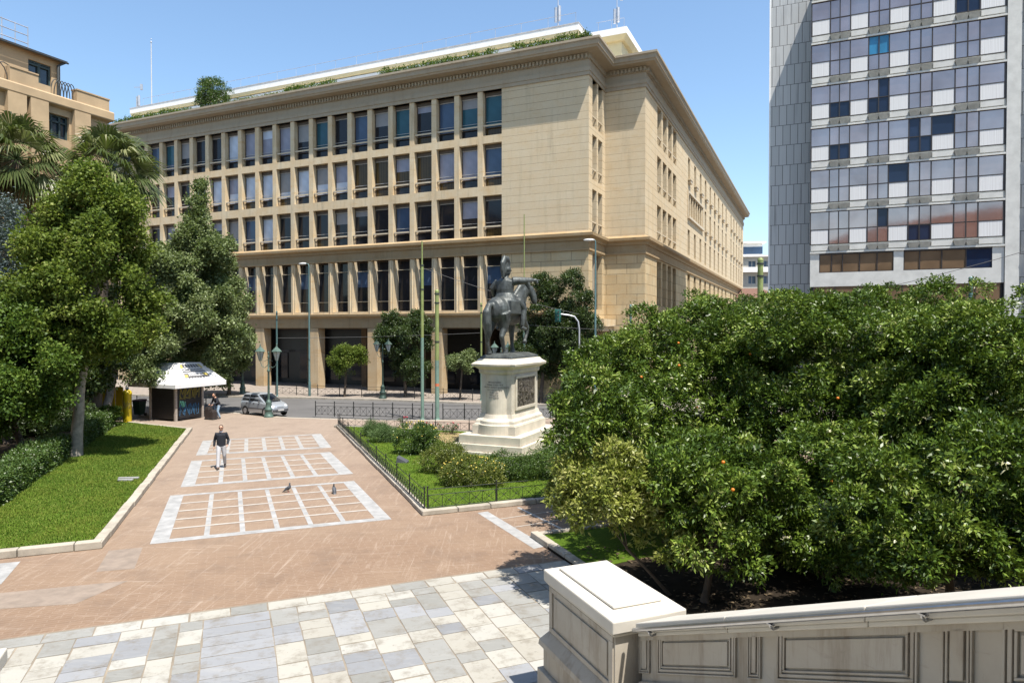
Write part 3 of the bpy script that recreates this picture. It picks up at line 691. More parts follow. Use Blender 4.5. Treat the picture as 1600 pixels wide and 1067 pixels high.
# marble slabs of the forecourt (laid in strips running away from the steps)
def face_attr(me, name, vals):
    a = me.attributes.new(name, 'FLOAT', 'FACE'); a.data.foreach_set('value', np.asarray(vals, dtype=np.float32))
rs = random.Random(11); sb = MB(PM); tone = []
def slab(x0, x1, y0, y1, tv):
    g = .012; j = lambda: rs.uniform(-.012, .012); z = .012 + rs.uniform(-.003, .003)
    n0 = len(sb.f); c = [(x0 + g + j(), y0 + g + j()), (x1 - g + j(), y0 + g + j()), (x1 - g + j(), y1 - g + j()), (x0 + g + j(), y1 - g + j())]
    sb.add([(*p, -.0) for p in c] + [(*p, z) for p in c], [(4, 5, 6, 7), (0, 1, 5, 4), (1, 2, 6, 5), (2, 3, 7, 6), (3, 0, 4, 7)]); tone.extend([tv] * (len(sb.f) - n0))
def pick():
    q = rs.random(); return rs.uniform(.0, .34) if q < .46 else rs.uniform(.36, .58) if q < .76 else rs.uniform(.62, .98)
AM = 14.8; x = -24.
while x < 12.5:
    w = rs.uniform(.55, .95); slab(x, x + w, AM - .42, AM, pick()); x += w
x = -24.
BLU = (-.15, 1.35)
xs = []
while x < 12.5:
    w = rs.choice((.42, .5, .56, .62, .7)); xs.append((x, x + w)); x += w
for x0, x1 in xs:
    y = AM - .43
    if -.75 < (x0 + x1) / 2 < .75: continue
    while y > 5.5:
        h = rs.choice((.36, .42, .48, .62, .8)); slab(x0, x1, y - h, y, pick()); y -= h
xa = min(x0 for x0, x1 in xs if -.75 < (x0 + x1) / 2 < .75); xb = max(x1 for x0, x1 in xs if -.75 < (x0 + x1) / 2 < .75)
y = AM - .43
while y > 5.5: h = rs.uniform(.3, .45); slab(xa, xb, y - h, y, rs.choice((.8, .86, .92))); y -= h
t = NT('marble_slab'); at = t.node('ShaderNodeAttribute'); at.attribute_name = 'tone'; v = t.coords(rot=(0, 0, -TP))
c = t.ramp(at.outputs['Fac'], [(0, (.32, .305, .26)), (.18, (.34, .335, .305)), (.34, (.285, .27, .23)), (.36, (.19, .19, .175)), (.58, (.24, .24, .225)), (.62, (.175, .182, .19)), (.98, (.245, .252, .262))])
vein = t.noise(t.coords(scale=(1, 4.5, 1), rot=(0, 0, .3 - TP)), 1.5, 7, .7, 1.5); c = t.mix(t.ramp(vein, [(.5, 0.), (.7, .35)]), c, (.32, .315, .30))
spot = t.noise(v, 2.2, 6, .75); c = t.mix(t.ramp(spot, [(.50, 0.), (.68, .7)]), c, (.15, .13, .10)); pit = t.noise(v, 9, 3); c = t.mix(t.ramp(pit, [(.66, 0.), (.72, .5)]), c, (.12, .105, .085))
t.bump(spot, .25, .01); m_slab = t.out(c, .55, 0.0, .35)
me = sb.mesh('marble_paving'); face_attr(me, 'tone', tone); tag(link('marble_paving', me, m_slab), kind='structure')
b = MB(PM); b.quad((-24, 5.5, .0035), (12.5, 5.5, .0035), (12.5, AM + .07, .0035), (-24, AM + .07, .0035)); struct('paving_joint_bed', b, simple('joint_mortar', (.20, .17, .13), .9, var=.3))

# ------------------------------------------------------------------ lawns, beds, kerbs
t = NT('lawn'); v = t.coords(); n = t.noise(v, .7, 6, .7); n2 = t.noise(v, 14, 4)
c = t.ramp(n, [(.3, (.045, .085, .007)), (.7, (.09, .145, .014))]); c = t.mix(t.ramp(n2, [(.35, 0.), (.75, .5)]), c, (.03, .055, .006)); t.bump(n2, .6, .04); m_lawn = t.out(c, .9, 0.0, .1)
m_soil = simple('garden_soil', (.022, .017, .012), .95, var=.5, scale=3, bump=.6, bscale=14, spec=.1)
K1, K2, K3 = G(160, 857), G(301, 672), G(200, 661); RPv = Vector((math.cos(TP), math.sin(TP), 0)); APv = Vector((-math.sin(TP), math.cos(TP), 0))
LF = K1 - RPv * 26
b = MB(); b.prism([(K1 - RPv * .12 + APv * .12).xy, (K2 - RPv * .12 - APv * .12).xy, (K3 - APv * .1).xy, (-60, 46), (LF + APv * .12).xy], .0, .10); struct('lawn', b, m_lawn)
H0, H1 = G(0, 792), G(112, 712); HD = (H1 - H0).normalized()
S0 = H0 - HD * 9; S1 = G(182, 668)
b = MB(); b.prism([S0.xy, H1.xy, S1.xy, (-60, 45.5), (-59, 20)], .101, .115); struct('garden_soil', b, m_soil)
b = MB(); kerb(b, K1, K2, .26, 0, .17, 1.25, .02, 1); kerb(b, LF, K1 - RPv * .02, .26, 0, .19, 1.3, .02, 2); kerb(b, K2, K3, .22, 0, .13, 1.25, .02, 3)
struct('lawn_kerb', b, kerb_mat, .02)
C0 = G(660, 806); C1 = G(524, 667); C2 = C0 + RPv * 11.5; C3 = G(745, 673) + Vector((9, -3.2, 0))
b = MB(); b.prism([(C0 + RPv * .12 + APv * .12).xy, (C2 + APv * .12).xy, (C3 - APv * .1).xy, (C1 + RPv * .1 - APv * .12).xy], 0, .09); struct('statue_lawn', b, m_lawn)
b = MB(); kerb(b, C0, C2, .24, 0, .15, 1.3, .02, 4); kerb(b, C1, C0, .24, 0, .15, 1.3, .02, 5); kerb(b, C3, C1, .2, 0, .12, 1.3, .02, 6)
struct('statue_lawn_kerb', b, kerb_mat, .02)
b = MB(); ctr = [G(650, 676), G(745, 680), G(760, 694), G(705, 700), G(690, 692)]; b.prism([p.xy for p in ctr], .09, .10); struct('flower_bed', b, simple('flower_bed_soil', (.26, .19, .095), .95, var=.4, scale=4, bump=.5))
O0 = PMi @ G(829, 839); r0, a0 = O0.x, O0.y
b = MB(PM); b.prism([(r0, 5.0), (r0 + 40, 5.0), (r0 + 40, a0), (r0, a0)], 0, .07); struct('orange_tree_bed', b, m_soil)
b = MB(PM); b.prism([(r0 + .2, a0 - 3.0), (r0 + 5.5, a0 - 2.2), (r0 + 5.5, a0 - .2), (r0 + .2, a0 - .2)], .071, .085); struct('shaded_grass', b, m_lawn)
b = MB()
w = lambda r, a: PM @ Vector((r, a, 0))
kerb(b, w(r0, a0), w(r0, 9.5), .22, 0, .16, 1.2, .02, 7); kerb(b, w(r0 + 40, a0), w(r0, a0), .2, 0, .14, 1.2, .02, 8); struct('orange_bed_kerb', b, kerb_mat, .02)
# fallen leaves on the soil of the orange tree bed
b = MB(PM); q = random.Random(3)
for i in range(2600):
    x, y, a = r0 + q.uniform(.4, 16), q.uniform(6, a0 - 1.5), q.uniform(0, 6.3); l = q.uniform(.04, .08); ca, sa = math.cos(a) * l, math.sin(a) * l; z = .08 + q.uniform(0, .02)
    b.add([(x - ca, y - sa, z), (x + sa * .45, y - ca * .45, z + .01), (x + ca, y + sa, z), (x - sa * .45, y + ca * .45, z + .015)], [(0, 1, 2, 3)])
struct('fallen_leaves', b, simple('dry_leaf', (.09, .065, .035), .8, var=.4, scale=30), kind='stuff')
# grass blades
def inside(poly, x, y):
    r = np.zeros(x.shape, bool); n = len(poly)
    for i in range(n):
        (x0, y0), (x1, y1) = poly[i], poly[(i + 1) % n]
        c = ((y0 > y) != (y1 > y)) & (x < (x1 - x0) * (y - y0) / (y1 - y0 + 1e-12) + x0); r ^= c
    return r
def np_mesh(name, verts, nf, k, tone=None):
    """verts (nf*k, 3), nf faces of k own corners each"""
    me = bpy.data.meshes.new(name); n = nf * k
    me.vertices.add(n); me.vertices.foreach_set('co', verts.astype(np.float32).ravel()); me.loops.add(n); me.loops.foreach_set('vertex_index', np.arange(n, dtype=np.int32))
    me.polygons.add(nf); me.polygons.foreach_set('loop_start', np.arange(0, n, k, dtype=np.int32)); me.update(calc_edges=True)
    if tone is not None: face_attr(me, 'tone', tone)
    return me
t = NT('grass_blade'); at = t.node('ShaderNodeAttribute'); at.attribute_name = 'tone'; nn = t.noise(t.coords(), .5, 5, .7)
c = t.ramp(at.outputs['Fac'], [(0, (.040, .085, .006)), (.6, (.088, .145, .018)), (1, (.16, .18, .035))]); c = t.mix(t.ramp(nn, [(.46, 0.), (.68, .6)]), c, (.15, .165, .025)); m_blade = t.out(c, .7, 0.0, .15)
def grass(name, poly, n, z, h, seed, hole=None):
    rng = np.random.default_rng(seed); P = np.array([tuple(p)[:2] for p in poly]); lo, hi = P.min(0), P.max(0)
    x = rng.uniform(lo[0], hi[0], n * 4); y = rng.uniform(lo[1], hi[1], n * 4); k = inside([tuple(p)[:2] for p in poly], x, y)
    x, y = x[k][:n], y[k][:n]; n = len(x); a = rng.uniform(0, 2 * np.pi, n); hh = h * rng.uniform(.5, 1.3, n); wd = .012 + .006 * rng.random(n); ln = rng.normal(0, .4, (n, 2)) * hh[:, None]
    V = np.zeros((n, 3, 3)); V[:, 0] = np.stack([x - np.cos(a) * wd, y - np.sin(a) * wd, np.full(n, z)], 1); V[:, 1] = np.stack([x + np.cos(a) * wd, y + np.sin(a) * wd, np.full(n, z)], 1); V[:, 2] = np.stack([x + ln[:, 0], y + ln[:, 1], z + hh], 1)
    tag(link(name, np_mesh(name, V.reshape(-1, 3), n, 3, rng.random(n)), m_blade), kind='stuff')
grass('lawn_grass', [(K1 + Vector((-.32, .22, 0))).xy, (K2 + Vector((-.3, -.1, 0))).xy, (K3 + Vector((.2, -.4, 0))).xy, S1.xy, H1.xy, S0.xy, (LF + APv * .3).xy], 210000, .09, .055, 1)
grass('statue_lawn_grass', [(C0 + Vector((.0, .3, 0))).xy, (C2 + APv * .28).xy, (C3 - APv * .3).xy, (C1 + Vector((.25, -.3, 0))).xy], 60000, .085, .05, 2)

# ================================================================== STAIR AND BALUSTRADE
m_step = simple('marble_step', (.42, .39, .33), .6, var=.15, scale=3)
b = MB(PM); n = 26
for i in range(n): b.box(-2.35, 4.7, -8 if i == n - 1 else 9.4 - .34 * (i + 1) - .02, 9.4 - .34 * i, .15 * i + .002, .15 * (i + 1))
for i in range(n - 1): b.box(-2.35, 4.7, .5, 9.4 - .34 * (i + 1) - .02, .15 * i + .002, .15 * (i + 1) - .003)
struct('stone_steps', b, m_step)
t = NT('balustrade_marble'); v = t.coords(); n1 = t.noise(v, 1.1, 6, .65); c = t.ramp(n1, [(.3, (.33, .29, .23)), (.7, (.40, .37, .315))])
vs = t.noise(t.coords(scale=(2.5, 2.5, .35)), 1.3, 6, .7); c = t.mix(t.ramp(vs, [(.50, 0.), (.72, .72)]), c, (.15, .108, .066)); ve = t.noise(t.coords(scale=(1, 1, 3), rot=(.3, .4, 0)), 2.5, 8, .75, 2.0); c = t.mix(t.ramp(ve, [(.58, 0.), (.66, .25)]), c, (.20, .165, .13))
t.bump(n1, .1, .01); m_bal = t.out(c, .6, 0.0, .35)
m_cap = simple('clean_cap_marble', (.47, .445, .39), .55, var=.09, scale=1.6, bump=.08, bscale=10)
RW, AW, ZW, SLP = 4.61, 7.25, 1.95, .44
SH = PM @ Matrix(((1, 0, 0, 0), (0, 1, 0, 0), (0, -SLP, 1, SLP * AW), (0, 0, 0, 1)))
SHL = Matrix(((1, 0, 0, 0), (0, 1, 0, 0), (0, -SLP, 1, SLP * AW), (0, 0, 0, 1)))
bal = thing('stair_balustrade', 'sloping pale marble stair balustrade with carved panels, beneath the orange trees', 'balustrade', matrix=PM)
AE = -1.5
b = MB(SHL)
a = AW - .02; ii = 0
while a > AE:                                            # coping stones
    l = 1.66; e = max(a - l, AE)
    b.box(RW, RW + .62, e + .006, a, ZW - .125, ZW); b.box(RW + .035, RW + .585, e + .006, a, ZW - .175, ZW - .125); a = e
b.build('coping', m_cap, bal, .012)
def onB(u, v_, r):
    q = PMi.to_3x3() @ ray(u, v_); tt = r / q.x; return q.y * tt, EYE + q.z * tt
rel = lambda p: (p[0], p[1] - SLP * (AW - p[0]))
RD = RW + .11
b = MB(SHL); b.box(RD, RW + .5, AE, AW - .0, -1.3, ZW - .175)
b.box(RD - .03, RD - .003, AE, AW - .01, ZW - .23, ZW - .178); b.build('wall', m_bal, bal)
pan = MB(SHL)
zt1 = rel(onB(1330, 980, RD))[1]; zb1 = rel(onB(1325, 1059, RD))[1]
for u0, u1, wide in [(1001, 1017, 0), (1030, 1152, 1), (1171, 1191, 0), (1217, 1437, 1), (1475, 1523, 0), (1570, 1900, 1)]:
    a1 = onB(u0, 1000, RD)[0]; a2 = max(onB(min(u1, 1660), 1000, RD)[0] if u1 < 1700 else onB(u0, 1000, RD)[0] - 1.6, AE)
    y0, y1 = a2, a1; z0, z1 = zb1 - .04, zt1 + .03
    def ring(o, th_, p0):
        if y1 - y0 < 2 * (o + th_) + .01: return
        pan.box(RD - p0, RD - .002, y0 + o, y1 - o, z1 - o - th_, z1 - o); pan.box(RD - p0, RD - .002, y0 + o, y1 - o, z0 + o, z0 + o + th_)
        pan.box(RD - p0, RD - .002, y0 + o, y0 + o + th_, z0 + o + th_, z1 - o - th_); pan.box(RD - p0, RD - .002, y1 - o - th_, y1 - o, z0 + o + th_, z1 - o - th_)
    if wide: ring(0, .018, .03); ring(.03, .03, .026); ring(.075, .02, .03); o = .118
    else: ring(0, .014, .03); ring(.024, .018, .026); o = .06
    if y1 - y0 > 2 * o + .02: pan.box(RD - .03, RD - .0025, y0 + o, y1 - o, z0 + o, z1 - o)
pan.build('carved_panel', m_bal, bal, .005)
b = MB(SHL); b.box(RD - .06, RD - .002, AE, AW - .01, zb1 - .28, zb1 - .14); b.build('base_moulding', m_bal, bal, .01)
m_steel = simple('brushed_steel', (.40, .41, .43), .28, .95, var=.08, scale=10)
hr = thing('handrail', 'round steel handrail on brackets along the marble stair wall', 'handrail', matrix=PM)
RH = RW - .06
p1 = onB(990, 984, RH); p2 = onB(1598, 941, RH); sl2 = (p2[1] - p1[1]) / (p2[0] - p1[0])
zr = lambda a: p1[1] + sl2 * (a - p1[0])
b = MB(); b.tube([(RH, p1[0], zr(p1[0])), (RH, AE + 1, zr(AE + 1))], .027, 12); b.build('rail', m_steel, hr)
for u in (1014, 1203, 1440):
    a = onB(u, 985, RH)[0]; k = MB(); z = zr(a)
    k.tube([(RH, a, z - .02), (RH, a, z - .05), (RH + .035, a, z - .085), (RD - .003, a, z - .07)], [.012, .012, .012, .016], 8); k.tube([(RD - .025, a, z - .07), (RD - .004, a, z - .07)], .045, 14); k.box(RH - .02, RH + .02, a - .04, a + .04, z - .034, z - .022)
    k.build('bracket', m_steel, hr)
def end_pier(name, label, x0, x1, y0, y1, H=2.0):
    t = thing(name, label, 'pier', matrix=PM @ Matrix.Translation(((x0 + x1) / 2, (y0 + y1) / 2, 0)))
    hx, hy = (x1 - x0) / 2, (y1 - y0) / 2
    b = MB(); b.box(-hx, hx, -hy, hy, H - .17, H - .0); b.loft([[(-hx + .05, -hy + .05, H - .22), (hx - .05, -hy + .05, H - .22), (hx - .05, hy - .05, H - .22), (-hx + .05, hy - .05, H - .22)], [(-hx + .01, -hy + .01, H - .171), (hx - .01, -hy + .01, H - .171), (hx - .01, hy - .01, H - .171), (-hx + .01, hy - .01, H - .171)]], 0, True, False)
    b.box(-hx + .2, hx - .16, -hy + .32, hy - .12, H + .001, H + .04); b.build('cap', m_cap, t, .02)
    b = MB(); ix, iy = hx - .075, hy - .075; b.box(-ix, ix, -iy, iy, 1.08, H - .221)
    for s in (-1, 1):
        xa = s * ix; xb_ = s * (ix + .025)
        b.box(xa, xb_, -iy + .02, iy - .02, H - .30, H - .225); b.box(xa, xb_, -iy + .02, iy - .02, 1.09, 1.16); b.box(xa, xb_, -iy + .02, -iy + .12, 1.16, H - .30); b.box(xa, xb_, iy - .12, iy - .02, 1.16, H - .30)
        b.box(xa, s * (ix + .02), -iy + .17, iy - .17, 1.21, H - .35)
    b.box(-.08, .08, -iy - .02, -iy + .01, 1.2, H - .42); b.box(-.13, .13, -iy - .03, -iy + .01, H - .42, H - .38); b.build('die', m_bal, t, .008)
    b = MB(); b.loft([[(-hx - .06, -hy - .06, .86), (hx + .06, -hy - .06, .86), (hx + .06, hy + .06, .86), (-hx - .06, hy + .06, .86)], [(-hx - .05, -hy - .05, .93), (hx + .05, -hy - .05, .93), (hx + .05, hy + .05, .93), (-hx - .05, hy + .05, .93)], [(-ix - .01, -iy - .01, 1.079), (ix + .01, -iy - .01, 1.079), (ix + .01, iy + .01, 1.079), (-ix - .01, iy + .01, 1.079)]], 0, True, False)
    b.box(-hx, hx, -hy, hy, .5, .857); b.box(-hx - .07, hx + .07, -hy - .07, hy + .07, .003, .497); b.build('plinth', m_bal, t, .012)
    return t
end_pier('stair_pier', 'large pale marble end pier with flat cap in front of the orange trees', 4.31, 5.41, 7.27, 9.31)
end_pier('stair_pier', 'marble pier at the bottom left corner, only its cap corner showing', -3.5, -2.4, 7.27, 9.31)

# ================================================================== STATUE
SO = Vector((-.08, 32.35, 0)); SM = frame(-TH, (SO.x, SO.y))
m_ped = simple('pedestal_marble', (.47, .425, .345), .6, var=.16, scale=1.6, bump=.05, bscale=8)
pd = thing('statue_pedestal', 'tall white marble pedestal with stepped base and a dark relief, carrying the bronze horseman', 'pedestal', matrix=SM)
def bowed(hx, hy, bow, n=10):                            # outline with a bowed front and back between square corners
    c = .24; pts = [(-hx, -hy)]
    pts += [(-hx + c + (2 * hx - 2 * c) * i / n, -hy - bow * math.sin(math.pi * i / n) ** .75) for i in range(n + 1)] + [(hx, -hy), (hx, hy)]
    pts += [(hx - c - (2 * hx - 2 * c) * i / n, hy + bow * math.sin(math.pi * i / n) ** .75) for i in range(n + 1)] + [(-hx, hy)]
    return pts
rg = lambda hx, hy, bow, z: [(x, y, z) for x, y in bowed(hx, hy, bow)]
b = MB(); b.box(-1.8, 1.8, -2.6, 2.6, .0, .2); b.box(-1.68, 1.68, -2.48, 2.48, .2, .52); b.box(-1.52, 1.52, -2.33, 2.33, .523, .9); b.build('steps', m_ped, pd, .02)
b = MB(); b.box(-1.07, 1.07, -1.86, 1.86, .902, 1.30); b.loft([rg(1.02, 1.82, .34, .903), rg(1.02, 1.82, .34, 1.34), rg(.96, 1.76, .34, 1.36), rg(.95, 1.74, .34, 1.5), rg(.84, 1.64, .32, 1.62), rg(.80, 1.6, .3, 1.78)], 0, True, False); b.build('base_moulding', m_ped, pd, .012)
b = MB(); b.loft([rg(.76, 1.56, .28, 1.78), rg(.76, 1.56, .28, 3.62)], 0, True, False)
for z0, z1, y0, y1 in ((1.95, 2.08, -1.2, 1.2), (3.4, 3.52, -1.2, 1.2), (2.08, 3.4, -1.2, -1.08), (2.08, 3.4, 1.08, 1.2)): b.box(.762, .84, y0, y1, z0, z1); b.box(-.84, -.762, y0, y1, z0, z1)
b.build('die', m_ped, pd, .006)
b = MB(); b.loft([rg(.80, 1.6, .28, 3.62), rg(.84, 1.64, .28, 3.70), rg(.84, 1.64, .28, 3.82), rg(.96, 1.78, .28, 3.92), rg(1.08, 1.9, .28, 3.97), rg(1.1, 1.92, .28, 4.07), rg(.92, 1.74, .28, 4.2), rg(.86, 1.68, .26, 4.28), rg(.84, 1.66, .26, 4.30)], 0, True, False); b.build('cap', m_ped, pd, .01)
t = NT('relief_bronze'); v = t.coords(); n1 = t.noise(v, 5, 5, .6, 1.0); t.bump(n1, 1.0, .15); m_rel = t.out(t.ramp(n1, [(.35, (.035, .030, .024)), (.65, (.16, .14, .11))]), .45, .6, .5)
rr = random.Random(8)
for s in (1, -1):
    b = MB(); b.box(s * .765, s * .80, -1.075, 1.075, 2.085, 3.395)
    for i in range(26): b.ball((s * .80, rr.uniform(-1, 1), 2.25 + rr.random() * .75), (.035, rr.uniform(.05, .09), rr.uniform(.12, .3)), 8, 6)
    b.build('relief_plaque', m_rel, pd)
# inscription on the bowed front
def text_mesh(lines, size, gap):
    cu = bpy.data.curves.new('inscription', 'FONT'); cu.body = '\n'.join(lines); cu.size = size; cu.align_x = 'CENTER'; cu.space_line = gap; cu.extrude = .004
    o = bpy.data.objects.new('inscription', cu); COL.objects.link(o); dg = bpy.context.evaluated_depsgraph_get(); dg.update(); me = bpy.data.meshes.new_from_object(o.evaluated_get(dg)); bpy.data.objects.remove(o); return me
me = text_mesh(['ΕΦΙΠΠΟΣ ΧΩΡΕΙ', 'ΓΕΝΝΑΙΕ ΣΤΡΑΤΗΓΕ', 'ΑΝΑ ΤΟΥΣ ΑΙΩΝΑΣ ΔΙΔΑΣΚΩΝ', 'ΤΟΥΣ ΛΑΟΥΣ ΠΩΣ', 'ΟΙ ΔΟΥΛΟΙ', 'ΓΙΓΝΟΝΤΑΙ', 'ΕΛΕΥΘΕΡΟΙ'], .085, 1.35)
for w_ in me.vertices:
    x, z = w_.co.x, w_.co.y; q = min(max((x + .52) / 1.04, 0), 1); w_.co = (x, -1.56 - .28 * math.sin(math.pi * q) ** .75 - .012 + w_.co.z, 3.22 + z)
link('inscription', me, simple('letter_grey', (.16, .15, .14), .7), pd)
m_bronze = None
t = NT('statue_bronze'); v = t.coords(); n1 = t.noise(v, 2.5, 6, .6);
c = t.ramp(n1, [(.3, (.024, .027, .026)), (.7, (.085, .095, .09))]); c = t.mix(t.ramp(t.noise(t.coords(scale=(3, 3, .6)), 1.5, 6, .7), [(.52, 0.), (.70, .4)]), c, (.17, .195, .185)); m_bronze = t.out(c, .5, .3, .5); t.bump(t.noise(t.coords(scale=(1, 1, .6)), 5, 5, .65), .55, .05)
st = thing('equestrian_statue', 'dark bronze rider in crested helmet on a horse, right arm pointing', 'statue', matrix=SM @ Matrix.Translation((0, -.15, 4.301)))
b = MB(); b.loft([[(-.8, -1.5, 0), (.8, -1.5, 0), (.8, 1.75, 0), (-.8, 1.75, 0)], [(-.78, -1.48, .1), (.78, -1.48, .1), (.78, 1.72, .1), (-.78, 1.72, .1)], [(-.45, -1.1, .24), (.45, -1.1, .24), (.45, 1.3, .24), (-.45, 1.3, .24)]], 0, True, False)
b.build('plinth', m_bronze, st, .02)
S = 1.66
hm = Matrix.Translation((-.05, -.15, .2)) @ Matrix.Rotation(R_(-7), 4, 'Z') @ Matrix.Scale(S, 4)
h = MB(hm)
# trunk: (y, z, half width, half height)
prof = [(-.80, 1.18, .10, .14), (-.74, 1.22, .24, .27), (-.58, 1.24, .31, .34), (-.35, 1.22, .33, .36), (-.1, 1.18, .33, .36), (.15, 1.16, .32, .36), (.38, 1.18, .30, .37), (.58, 1.2, .25, .34), (.74, 1.2, .15, .2)]
h.loft([[(w_ * math.cos(2 * math.pi * i / 20), y, z + hh * math.sin(2 * math.pi * i / 20)) for i in range(20)] for y, z, w_, hh in prof])
h.tube([(0, .45, 1.3), (0, .66, 1.55), (.03, .80, 1.76), (.09, .95, 1.86)], [(.24, .34), (.20, .31), (.17, .25), (.14, .19)], 14, up=(1, 0, 0))
h.tube([(.10, .90, 1.92), (.17, 1.02, 1.84), (.24, 1.10, 1.66), (.27, 1.12, 1.50), (.275, 1.11, 1.43)], [(.12, .13), (.12, .15), (.095, .12), (.08, .09), (.06, .06)], 12, up=(1, 0, 0))
for s in (-1, 1): h.tube([(.11 + s * .07, .90, 1.98), (.11 + s * .085, .88, 2.10)], [.04, .01], 6)
for k in range(9): y = .45 + .055 * k; z = 1.52 + .065 * k; h.ball((.0 + .012 * k, y - .10, z + .03), (.085, .11, .11), 8, 6)
h.tube([(0, -.78, 1.36), (0, -.92, 1.34), (-.02, -1.0, 1.15), (-.02, -.99, .85), (-.02, -.93, .55), (-.03, -.95, .32)], [.06, .085, .12, .13, .10, .03], 10)
def leg(pts, rad): h.tube(pts, rad, 10)
leg([(-.17, -.52, 1.15), (-.18, -.50, .92), (-.18, -.60, .68), (-.18, -.74, .48), (-.18, -.72, .25), (-.18, -.66, .10)], [.22, .18, .11, .075, .055, .06]); h.lathe([(.09, 0), (.085, .03), (.065, .1)], (-.18, -.63, .0), 10)
leg([(.17, -.50, 1.15), (.18, -.42, .92), (.18, -.45, .68), (.18, -.56, .48), (.18, -.48, .25), (.18, -.42, .10)], [.22, .18, .11, .075, .055, .06]); h.lathe([(.09, 0), (.085, .03), (.065, .1)], (.18, -.39, .0), 10)
leg([(-.15, .48, 1.1), (-.16, .52, .85), (-.16, .53, .55), (-.16, .55, .3), (-.16, .58, .10)], [.19, .12, .075, .055, .06]); h.lathe([(.09, 0), (.085, .03), (.065, .1)], (-.16, .60, .0), 10)
leg([(.15, .50, 1.1), (.16, .66, .88), (.16, .86, .72), (.16, .84, .54), (.16, .76, .40)], [.19, .12, .08, .055, .05]); h.ball((.16, .74, .33), (.07, .08, .07), 8, 6)
h.ball((0, -.12, 1.50), (.36, .36, .14), 14, 8); h.box(-.40, .40, -.4, .16, 1.1, 1.48)          # saddle cloth
for s in (-1, 1): h.ball((s * .25, .42, 1.36), (.13, .16, .13), 10, 8)
hb = fuse('horse', h, m_bronze, st, .034, 2)
r = MB(hm @ Matrix.Translation((0, -.06, 0)))
r.tube([(0, 0, 1.5), (0, -.02, 1.62), (0, -.03, 1.80), (0, .0, 2.02), (0, .02, 2.12)], [(.25, .20), (.235, .19), (.26, .20), (.29, .19), (.15, .13)], 16, up=(1, 0, 0))
r.tube([(0, .02, 2.1), (0, .04, 2.22)], [.075, .07], 10); r.ball((0.02, .06, 2.31), (.095, .115, .13), 12, 10)
r.ball((.02, .05, 2.37), (.115, .14, .10), 12, 8); r.ball((.02, .0, 2.49), (.06, .13, .13), 10, 8); r.ball((.02, -.09, 2.36), (.06, .10, .18), 10, 8); r.tube([(.02, .18, 2.36), (.02, .24, 2.33)], [(.08, .02), (.05, .015)], 8)
r.tube([(.02, .10, 2.44), (.02, .12, 2.56), (.02, .04, 2.66), (.02, -.08, 2.66), (.02, -.18, 2.52), (.02, -.20, 2.32), (.03, -.17, 2.12)], [(.055, .06), (.065, .075), (.075, .10), (.075, .11), (.07, .10), (.06, .075), (.03, .04)], 10, up=(1, 0, 0))
r.tube([(.22, .0, 2.03), (.36, .10, 2.04), (.46, .22, 2.05), (.60, .40, 2.07), (.64, .45, 2.07)], [.13, .12, .105, .075, .05], 10)      # pointing arm
r.ball((.68, .49, 2.07), (.06, .055, .055), 8, 6); r.tube([(.70, .51, 2.08), (.79, .60, 2.08)], [.022, .015], 6)
for i, dz in enumerate((-.02, -.045, -.07)): r.tube([(.70, .50, 2.07 + dz), (.745, .545, 2.05 + dz), (.72, .55, 2.02 + dz)], [.02, .018, .014], 6)
r.tube([(.50, .28, 2.03), (.55, .32, 1.92), (.58, .34, 1.80)], [(.09, .07), (.08, .05), (.03, .03)], 8)                                # sleeve
r.tube([(-.23, .0, 2.02), (-.39, -.04, 1.84), (-.42, .06, 1.68), (-.26, .24, 1.66)], [.13, .115, .09, .055], 10); r.ball((-.2, .27, 1.66), .055, 8, 6)
for s in (-1, 1):
    r.tube([(s * .12, .0, 1.56), (s * .30, .18, 1.46), (s * .39, .34, 1.26), (s * .40, .28, .98), (s * .40, .24, .78)], [.14, .14, .11, .085, .06], 12)
    r.tube([(s * .40, .20, .74), (s * .41, .34, .70), (s * .42, .44, .70)], [.06, .055, .035], 8)
r.loft([[(w_ * math.cos(2 * math.pi * i / 18), w_ * .8 * math.sin(2 * math.pi * i / 18) - .02, z) for i in range(18)] for w_, z in ((.40, 1.38), (.36, 1.5), (.27, 1.68))])   # kilt
fuse('rider', r, m_bronze, st, .028, 2)
# ================================================================== FENCES AND BARRIERS
m_fence = simple('black_iron', (.028, .03, .03), .5, .4)
def railing(name, label, cat, a, c, h, bay, z=0.0, post_r=.028, cross=True, step=.36, low=.18, mid=None, group=None, rr=.014):
    a, c = Vector(a), Vector(c); d = c - a; L = d.length; ang = math.atan2(d.y, d.x)
    t = thing(name, label, cat, (a.x, a.y, z), ang, group)
    n = max(1, round(L / bay)); st = L / n
    pm = MB(); pm.tube([(0, 0, 0), (0, 0, h + .06)], post_r, 7); pm.ball((0, 0, h + .08), post_r * 1.5, 6, 5); me = pm.mesh('post'); me.materials.append(m_fence)
    for i in range(n + 1): o = bpy.data.objects.new('post', me); COL.objects.link(o); o.parent = t; o.location = (i * st, 0, 0)
    for i in range(n):
        b = MB(); x0, x1 = i * st + .03, (i + 1) * st - .03; mz = mid if mid else h * .72
        for zz in (low, mz, h): b.tube([(x0, 0, zz), (x1, 0, zz)], rr, 5)
        m = max(2, round((x1 - x0) / step)); s = (x1 - x0) / m
        for k in range(m + 1): b.tube([(x0 + s * k, 0, low), (x0 + s * k, 0, mz)], rr * .8, 4)
        if cross:
            for k in range(m):
                b.tube([(x0 + s * k, 0, low), (x0 + s * (k + 1), 0, mz)], rr * .6, 4); b.tube([(x0 + s * k, 0, mz), (x0 + s * (k + 1), 0, low)], rr * .6, 4)
                b.ball((x0 + s * (k + .5), 0, (low + mz) / 2), rr * 2.4, 5, 4)
        b.build('railing_panel', m_fence, t)
    return t
off = lambda p, v: p + v
